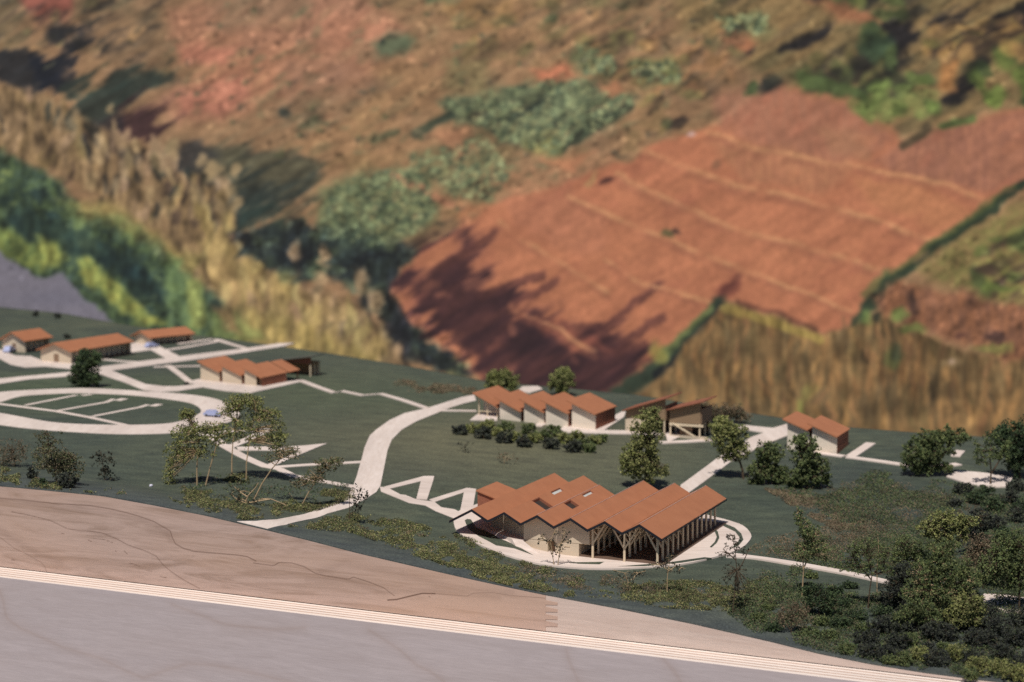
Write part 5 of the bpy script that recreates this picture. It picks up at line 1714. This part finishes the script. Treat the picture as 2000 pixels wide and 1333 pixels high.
blob(1075, 36, 16, 12, (84, 96, 66), .8); blob(990, 45, 14, 8, (104, 100, 70), .7); blob(935, 72, 9, 7, (92, 92, 70), .7); blob(890, 95, 12, 7, (108, 104, 74), .7); blob(1210, 10, 14, 8, (96, 96, 66), .7)
region([(960, 340), (1120, 320), (1200, 300), (1150, 370), (1050, 390), (960, 380)], (150, 114, 82), 14, .7, fine, 2.5, (172, 120, 88))
region([(1060, 310), (1160, 300), (1120, 335)], (186, 118, 84), 10, .6)
region([(890, 400), (960, 395), (940, 450), (890, 450)], (190, 124, 86), 10, .7)
region([(920, 415), (1000, 400), (980, 440), (930, 450)], (120, 108, 80), 10, .6)
# red terraces
RF = [(960, 400), (1060, 370), (1130, 345), (1220, 310), (1290, 270), (1400, 240), (1470, 200), (1520, 165), (1600, 175), (1680, 205), (1740, 240), (1770, 280), (1860, 250), (2000, 210), (2500, 130), (2500, 330), (1990, 380), (1900, 440), (1800, 500), (1720, 560), (1650, 640), (1600, 650),
      (1500, 610), (1440, 595), (1385, 600), (1330, 650), (1260, 730), (1210, 790), (1000, 790), (900, 700), (800, 620), (760, 560), (830, 490), (900, 440)]
rt = fbm(ST / 110, SPp / 30, 261, 4)
region(RF, (169, 107, 78), 8, 1.0, rt, 1.5, (184, 119, 85))
t_ = np.clip((fbm(U / 40, V / 24, 265, 3) - .5) * 3, 0, 1)
region([(1390, 180), (1530, 165), (1690, 215), (1750, 270), (1640, 320), (1400, 260)], (162, 108, 84), 14, .7, vert, 2, (152, 106, 84))
region([(1380, 280), (1520, 280), (1660, 330), (1600, 380), (1440, 350)], (176, 124, 88), 14, .6, vert, 3.4, (158, 108, 80))
region([(1760, 280), (1850, 250), (2010, 215), (2500, 130), (2500, 330), (1980, 365), (1930, 385), (1780, 345), (1700, 310)], (158, 108, 84), 12, .75, vert, 3, (140, 96, 78))
region([(1600, 250), (1700, 260), (1690, 310), (1620, 300)], (160, 116, 84), 14, .5)
region([(1660, 340), (1800, 360), (1900, 420), (1830, 450), (1700, 400)], (182, 122, 84), 14, .7)
region([(980, 390), (1110, 360), (1190, 420), (1180, 500), (1080, 480), (1000, 440)], (174, 114, 86), 14, .5)
# purple evening shade at the foot of the terraces (part of the printed picture)
region([(770, 545), (840, 500), (910, 470), (960, 480), (940, 540), (1010, 600), (1090, 610), (1110, 650), (1210, 650), (1250, 690), (1260, 740), (1210, 800), (1000, 800), (930, 740), (860, 650), (800, 610)], (88, 56, 56), 26, .92, streak, 3.0, (66, 44, 50), rag=60)
region([(1010, 640), (1090, 630), (1130, 680), (1050, 690), (1000, 680)], (64, 46, 52), 20, .6, rag=30)
for a in (((870, 520), (930, 480), (960, 455)), ((940, 580), (1000, 555), (1060, 535)), ((1010, 590), (1050, 570), (1085, 548)), ((1060, 650), (1130, 640), (1180, 640)), ((1150, 670), (1220, 610), (1290, 560)), ((1200, 690), (1260, 640), (1290, 622)), ((1180, 700), (1220, 680), (1260, 670)), ((1400, 580), (1425, 560), (1440, 545))):
    line(a, 9, (96, 60, 56), .7, 1.0)
region([(1385, 570), (1430, 540), (1450, 560), (1410, 600)], (110, 62, 54), 10, .7)
region([(1010, 610), (1080, 620), (1150, 660), (1190, 690), (1150, 690), (1060, 650)], (186, 106, 76), 10, .35)
# pale terrace edges
for pts, w in (([(975, 437), (1020, 470), (1090, 512), (1185, 572)], 5), ([(1110, 385), (1160, 405), (1290, 462), (1350, 490), (1420, 515), (1500, 545), (1660, 607)], 5), ([(1205, 340), (1290, 385), (1400, 432), (1480, 462), (1560, 480), (1735, 533)], 6),
               ([(1250, 292), (1330, 325), (1430, 362), (1540, 385), (1650, 412), (1830, 474)], 6), ([(1380, 258), (1470, 290), (1560, 305), (1660, 330)], 6), ([(1650, 318), (1740, 340), (1840, 360), (1945, 405)], 6), ([(1180, 510), (1260, 555), (1385, 590)], 4), ([(1010, 610), (1090, 640), (1160, 690)], 4)):
    line(pts, w * .95, (200, 144, 100), .55, .42, 3.0)
    line([(u + 2, v + 10) for u, v in pts], w * 1.3, (146, 94, 72), .35, .42, 3.0)
blob(1300, 240, 18, 13, (72, 82, 56), .8); blob(1325, 236, 22, 11, (70, 58, 52), .85, -.5); blob(1185, 355, 16, 8, (92, 58, 52), .85, -.3); blob(1157, 352, 9, 18, (176, 138, 92), .7); blob(1305, 462, 12, 8, (92, 92, 60), .8); blob(1322, 458, 12, 6, (84, 62, 54), .8)
blob(1470, 178, 17, 17, (72, 90, 56), .9); blob(1505, 168, 26, 15, (44, 50, 48), .9, -.5); blob(1352, 258, 9, 6, (196, 170, 164), .7); blob(1395, 325, 9, 12, (132, 96, 72), .6)
# hedges
line([(2060, 330), (1985, 375), (1910, 430), (1850, 465), (1790, 510), (1735, 550), (1700, 590), (1665, 635)], 10, (56, 72, 54), .95, 1.0)
line([(1975, 372), (1900, 425), (1840, 460), (1720, 545), (1690, 580)], 6, (84, 100, 58), .6, 1.0)
line([(1398, 600), (1360, 640), (1310, 690), (1260, 735), (1205, 772)], 17, (58, 74, 58), .95, 1.0)
line([(1410, 600), (1372, 645), (1330, 690), (1275, 735)], 7, (40, 46, 50), .9, .6)
line([(1380, 600), (1340, 640), (1290, 690)], 8, (112, 122, 74), .8, 1.0)
blob(1283, 690, 16, 26, (150, 138, 72), .75)
# golden grass at the foot of the right hand slope
scatter(RF, 120, (10, 34), (6, 12), [(162, 100, 76), (186, 120, 86), (156, 96, 74), (178, 114, 80)], .3, 319, None, -.5)
GR = [(1395, 612), (1440, 600), (1510, 620), (1600, 655), (1660, 640), (1720, 610), (1800, 650), (1900, 690), (2500, 720), (2500, 980), (1250, 930), (1190, 800), (1260, 760), (1330, 690)]
gcol = fbm(U / 70, V / 60, 271, 4)
region(GR, (116, 93, 62), 9, 1.0, np.clip(.55 * gcol + .45 * vert, 0, 1), 3.4, (146, 108, 68))
t2 = np.clip((fbm(U / 12, V / 60, 275, 3) - .55) * 4, 0, 1)
region(GR, (106, 88, 60), 9, .55, t2, 1.0, (142, 106, 66))
scatter(GR, 520, (4, 8), (16, 40), [(164, 124, 76), (154, 114, 70), (94, 78, 56), (108, 92, 60), (148, 106, 68), (128, 92, 64), (88, 76, 54)], .5, 320)
line([(1415, 605), (1500, 625), (1560, 650), (1600, 665)], 9, (158, 136, 72), .7)
line([(1440, 592), (1520, 612), (1590, 645)], 5, (104, 66, 54), .6)
region([(1700, 580), (1760, 540), (1830, 560), (1960, 590), (2500, 600), (2500, 700), (1960, 700), (1860, 660), (1790, 640), (1740, 620)], (146, 96, 68), 12, .85, vert, 2.6, (118, 80, 62))
region([(1800, 520), (1850, 480), (1990, 400), (2500, 330), (2500, 610), (1960, 590), (1860, 560)], (138, 116, 74), 14, .95, fine, 2.6, (116, 108, 64))
scatter([(1900, 480), (2060, 420), (2060, 580), (1920, 580)], 30, (10, 20), (8, 14), [(140, 140, 72), (96, 112, 60), (150, 140, 78)], .6, 321, (66, 54, 50))
for u, v, a, b, c in ((1760, 612, 20, 16, (96, 120, 62)), (1785, 640, 26, 12, (104, 118, 62)), (1690, 618, 14, 18, (100, 120, 66)), (1712, 615, 10, 14, (56, 62, 52)), (1790, 590, 12, 34, (74, 56, 50)), (1930, 676, 40, 12, (116, 118, 64)), (1870, 650, 14, 9, (92, 62, 54)), (1935, 655, 24, 12, (72, 54, 52)),
                      (1740, 700, 22, 26, (96, 102, 60)), (1750, 690, 14, 20, (74, 80, 58)), (1585, 770, 14, 26, (112, 104, 60)), (1570, 800, 10, 20, (124, 124, 66)), (1940, 560, 50, 9, (104, 118, 60)), (1910, 545, 16, 26, (78, 88, 56)), (1990, 470, 24, 26, (80, 92, 56)), (1930, 530, 26, 12, (84, 66, 56)), (1860, 705, 26, 14, (150, 124, 88)), (1858, 702, 9, 6, (178, 148, 124))):
    blob(u, v, a, b, c, .75)
# upper right woodland
UR = [(1300, -60), (2500, -200), (2500, 150), (2000, 200), (1880, 240), (1790, 260), (1720, 240), (1640, 190), (1540, 165), (1470, 150), (1400, 110), (1330, 60)]
region(UR, (134, 110, 72), 22, .8, streak, 3.2, (104, 92, 62))
region([(1400, 30), (1480, 25), (1500, 55), (1420, 60)], (104, 112, 74), 12, .7, fine, 3, (82, 96, 66))
region([(1410, 60), (1480, 70), (1460, 110), (1410, 90)], (160, 98, 70), 12, .7)
region([(1570, 0), (1690, 10), (1720, 50), (1640, 40)], (150, 98, 70), 12, .8)
for poly in ([(1530, 95), (1590, 60), (1640, 40), (1620, 70), (1560, 100)], [(1730, 50), (1780, 40), (1800, 80), (1760, 120), (1720, 120)], [(1810, 40), (1880, 10), (1920, 5), (1880, 40), (1830, 60)], [(1850, 190), (1890, 150), (1930, 120), (1900, 170), (1870, 200)],
             [(1690, 160), (1740, 140), (1730, 170), (1700, 180)], [(1940, 30), (2020, 0), (2060, 20), (1980, 50)], [(1550, -20), (1620, -20), (1590, 10)], [(1440, 105), (1480, 80), (1470, 110)]):
    region(poly, (42, 40, 44), 10, .9, rag=16)
scatter([(1560, 110), (1720, 100), (1760, 170), (1680, 190), (1560, 160)], 26, (12, 22), (14, 24), [(122, 108, 70), (104, 100, 62), (84, 96, 58)], .6, 330, (48, 48, 46))
scatter([(1690, 60), (1750, 60), (1740, 150), (1690, 150)], 14, (14, 22), (16, 26), [(62, 84, 60), (52, 70, 54), (84, 100, 62)], .8, 331)
scatter([(1660, 200), (1720, 160), (1840, 140), (1850, 200), (1760, 240), (1690, 220)], 30, (14, 26), (10, 18), [(114, 120, 68), (96, 112, 60), (78, 94, 56), (128, 124, 74)], .75, 332)
scatter([(1900, 140), (1960, 90), (2200, 60), (2200, 190), (1930, 220)], 50, (14, 26), (16, 30), [(92, 112, 54), (72, 94, 50), (112, 128, 64), (60, 78, 46)], .75, 333)
scatter([(1790, 60), (1990, 30), (2200, 0), (2200, 90), (1940, 120), (1830, 120)], 40, (14, 28), (10, 20), [(152, 116, 70), (134, 106, 66), (162, 124, 74), (112, 106, 60)], .6, 334, (54, 44, 44))
scatter([(1550, -60), (1750, -60), (1760, 30), (1700, 60), (1660, 20)], 20, (12, 24), (12, 20), [(96, 110, 62), (110, 114, 64), (80, 92, 56)], .7, 335, (50, 50, 46))
region([(1850, 120), (1880, 120), (1870, 180), (1840, 170)], (176, 118, 70), 10, .7)
line([(1560, 150), (1620, 170), (1690, 190)], 12, (80, 100, 58), .8, 1.0)
line([(1840, 250), (1900, 235)], 8, (84, 104, 58), .8)
line([(1765, 285), (1800, 262), (1810, 250)], 9, (82, 72, 54), .8)
region([(1310, 90), (1420, 100), (1430, 160), (1330, 150)], (166, 118, 80), 16, .6, streak, 3, (140, 104, 72))
scatter([(880, -100), (1560, -100), (1480, 150), (1250, 100), (900, 120)], 60, (14, 30), (8, 16), [(110, 104, 68), (92, 92, 62), (160, 122, 78), (124, 112, 70)], .45, 336, (96, 80, 62), -.4)
scatter([(430, -100), (900, -100), (860, 250), (620, 330), (480, 280)], 50, (14, 34), (7, 14), [(120, 104, 76), (136, 108, 80), (164, 122, 90), (104, 100, 72)], .4, 337, None, -.45)
scatter([(1000, 60), (1300, 60), (1380, 170), (1280, 260), (1230, 190)], 36, (10, 22), (7, 14), [(128, 112, 70), (112, 110, 66), (168, 122, 78)], .5, 338, (90, 76, 60), -.4)
# loose scrub all over the open slope, then print grain
OPEN = [(300, -120), (1500, -120), (1420, 150), (1280, 280), (1100, 350), (930, 430), (760, 470), (620, 470), (560, 430), (640, 330), (420, 270), (340, 200)]
scatter(OPEN, 260, (9, 26), (4, 8), [(108, 98, 70), (92, 88, 64), (130, 100, 74), (166, 126, 90), (100, 104, 76), (152, 108, 80)], .36, 400, None, -.5)
scatter(OPEN, 110, (5, 9), (5, 9), [(76, 84, 62), (92, 96, 66), (70, 70, 58)], .55, 401, (88, 74, 60))
scatter([(-200, -120), (330, -120), (310, 90), (200, 150), (0, 120), (-200, 100)], 90, (8, 18), (5, 10), [(94, 84, 64), (142, 110, 82), (66, 64, 56), (112, 106, 72)], .5, 402, (58, 54, 52), -.5)
# dotted crops, leaf by leaf
for k_, (poly, n) in enumerate((([(640, 375), (700, 340), (830, 325), (855, 400), (840, 440), (760, 480), (680, 470), (640, 440)], 520), ([(870, 205), (960, 172), (1060, 157), (1150, 162), (1235, 197), (1195, 240), (1090, 298), (1000, 278), (940, 258)], 620),
                     ([(800, 300), (930, 272), (1010, 320), (960, 395), (880, 380)], 260), ([(1120, 92), (1190, 97), (1210, 140), (1150, 148)], 80), ([(1230, 120), (1310, 112), (1328, 158), (1260, 168)], 80), ([(1390, 30), (1490, 28), (1500, 60), (1420, 62)], 60))):
    scatter(poly, n, (3, 6), (3, 6), [(146, 152, 108), (128, 138, 96), (76, 88, 66), (64, 78, 62), (150, 146, 100), (96, 108, 80)], .62, 500 + k_)
for k_, (poly, n) in enumerate(((UR, 420), (SHORE, 420), (GUL, 260), (OPEN, 900), ([(1800, 520), (1850, 480), (1990, 400), (2200, 350), (2200, 610), (1960, 590), (1860, 560)], 160), ([(1700, 580), (1760, 540), (1960, 590), (2200, 600), (2200, 700), (1900, 690), (1790, 640)], 140))):
    q_ = rand_in(poly, n, np.random.default_rng(520 + k_))
    rg_ = np.random.default_rng(540 + k_)
    for u, v in q_:
        j_ = int(np.argmin(np.abs(VROW - v)))
        i_ = int(np.argmin(np.abs(U[:, j_] - u)))
        blob(u, v, rg_.uniform(3, 7), rg_.uniform(3, 6), IMG[i_, j_] * rg_.choice([.62, .75, 1.22, 1.38]), .6, -.4)
LK = inside([(-1500, 380), (-60, 455), (0, 492), (25, 515), (60, 535), (95, 540), (130, 530), (150, 555), (170, 585), (205, 612), (235, 640), (260, 1200), (-1500, 1200)], UW, VW).astype(float)
RFm = inside(RF, UW, VW).astype(float)
GRm = inside(GR, UW, VW).astype(float)
WD = (inside(BAND, UW, VW) | inside(SHORE, UW, VW) | inside(GUL, UW, VW)).astype(float)
slope_ = (fbm(ST / 62, SPp / 15, 411, 4) - .5) * .48 + (fbm(U / 13, V / 11, 421, 3) - .5) * .22
grass_ = (fbm(U / 8, V / 42, 431, 3) - .5) * .55 + (fbm(U / 60, V / 34, 435, 3) - .5) * .35
wood_ = (fbm(U / 13, V / 24, 441, 4) - .5) * .85
det = slope_ * (1 - GRm) * (1 - WD) * (1 - RFm * .55) + grass_ * GRm + wood_ * WD * (1 - GRm)
IMG *= (1 + det * (1 - LK * .95))[..., None]
g_ = IMG.mean(-1, keepdims=True)
IMG[:] = g_ + (IMG - g_) * .95
IMG[:] = 106 + (IMG - 106) * 1.10 + np.array((2, 0, -2.))
lum = IMG.mean(-1, keepdims=True)
IMG *= np.clip(lum / 98, .05, 1) ** .38                                               # the print's deep shadows
gm = np.clip((IMG[..., 1] - np.maximum(IMG[..., 0], IMG[..., 2])) / 30, 0, 1)     # the print's greens lean to olive
IMG[..., 0] += .42 * gm * (IMG[..., 1] - IMG[..., 0])
IMG *= (1 + (fine - .5)[..., None] * .16) * (1 + (streak - .5)[..., None] * .10)
IMG = np.clip(IMG, 6, 235)


def to_lin(c):
    c = np.asarray(c, float) / 255.0
    return np.where(c <= .04045, c / 12.92, ((c + .055) / 1.055) ** 2.4)


PRINT_GAIN = .97
LIN = np.clip(to_lin(IMG) * PRINT_GAIN * np.array((.80, .86, .95)), 0, .9)      # ink balance under the warm light

bd = thing('backdrop', 'large leaning board printed with a hillside of red terraced fields, trees and a grey lake', 'backdrop', (0, BY, BZ), 0)
idx = np.arange(NU * NV).reshape(NU, NV)
F = np.stack([idx[:-1, :-1], idx[1:, :-1], idx[1:, 1:], idx[:-1, 1:]], -1).reshape(-1, 4)


def mat_print():
    m, nt, b = new_mat('printed_hillside')
    a = nt.nodes.new('ShaderNodeAttribute')
    a.attribute_name = 'ink'
    n = noise(nt, coords(nt), 160, 3, .6)
    r = ramp(nt, [(.3, (.88, .88, .88)), (.7, (1.1, 1.1, 1.1))])
    nt.links.new(n.outputs['Fac'], r.inputs[0])
    nt.links.new(mixc(nt, 1.0, a.outputs['Color'], r.outputs[0], 'MULTIPLY'), b.inputs['Base Color'])
    b.inputs['Roughness'].default_value = .75
    b.inputs['Specular IOR Level'].default_value = .15
    return m


pm = np_mesh('print', (PB - np.array([0, BY, BZ])).reshape(-1, 3), F, mat_print())
ca = pm.color_attributes.new('ink', 'FLOAT_COLOR', 'POINT')
ca.data.foreach_set('color', np.concatenate([LIN.reshape(-1, 3), np.ones((NU * NV, 1))], 1).astype(np.float32).ravel())
link('print', pm, bd)
mb = MB()
off = Vector((0, math.cos(LEAN), -math.sin(LEAN)))
q = [Vector((x, h * math.sin(LEAN), h * math.cos(LEAN))) + off * .0015 for x, h in ((-BWID, 0), (BWID, 0), (BWID, BHGT), (-BWID, BHGT))]
mb.prism([tuple(p) for p in q], tuple(off * .03))
mb.build('backing_board', M['ply_pale'], bd)
for x in (-1.6, 0, 1.6):
    mb = MB(); mb.bar((x, BHGT * .8 * math.sin(LEAN) + .05, BHGT * .8 * math.cos(LEAN) - .03), (x, BHGT * .8 * math.sin(LEAN) + .45, .0), .05, .05); mb.build('prop', M['ply_dark'], bd)
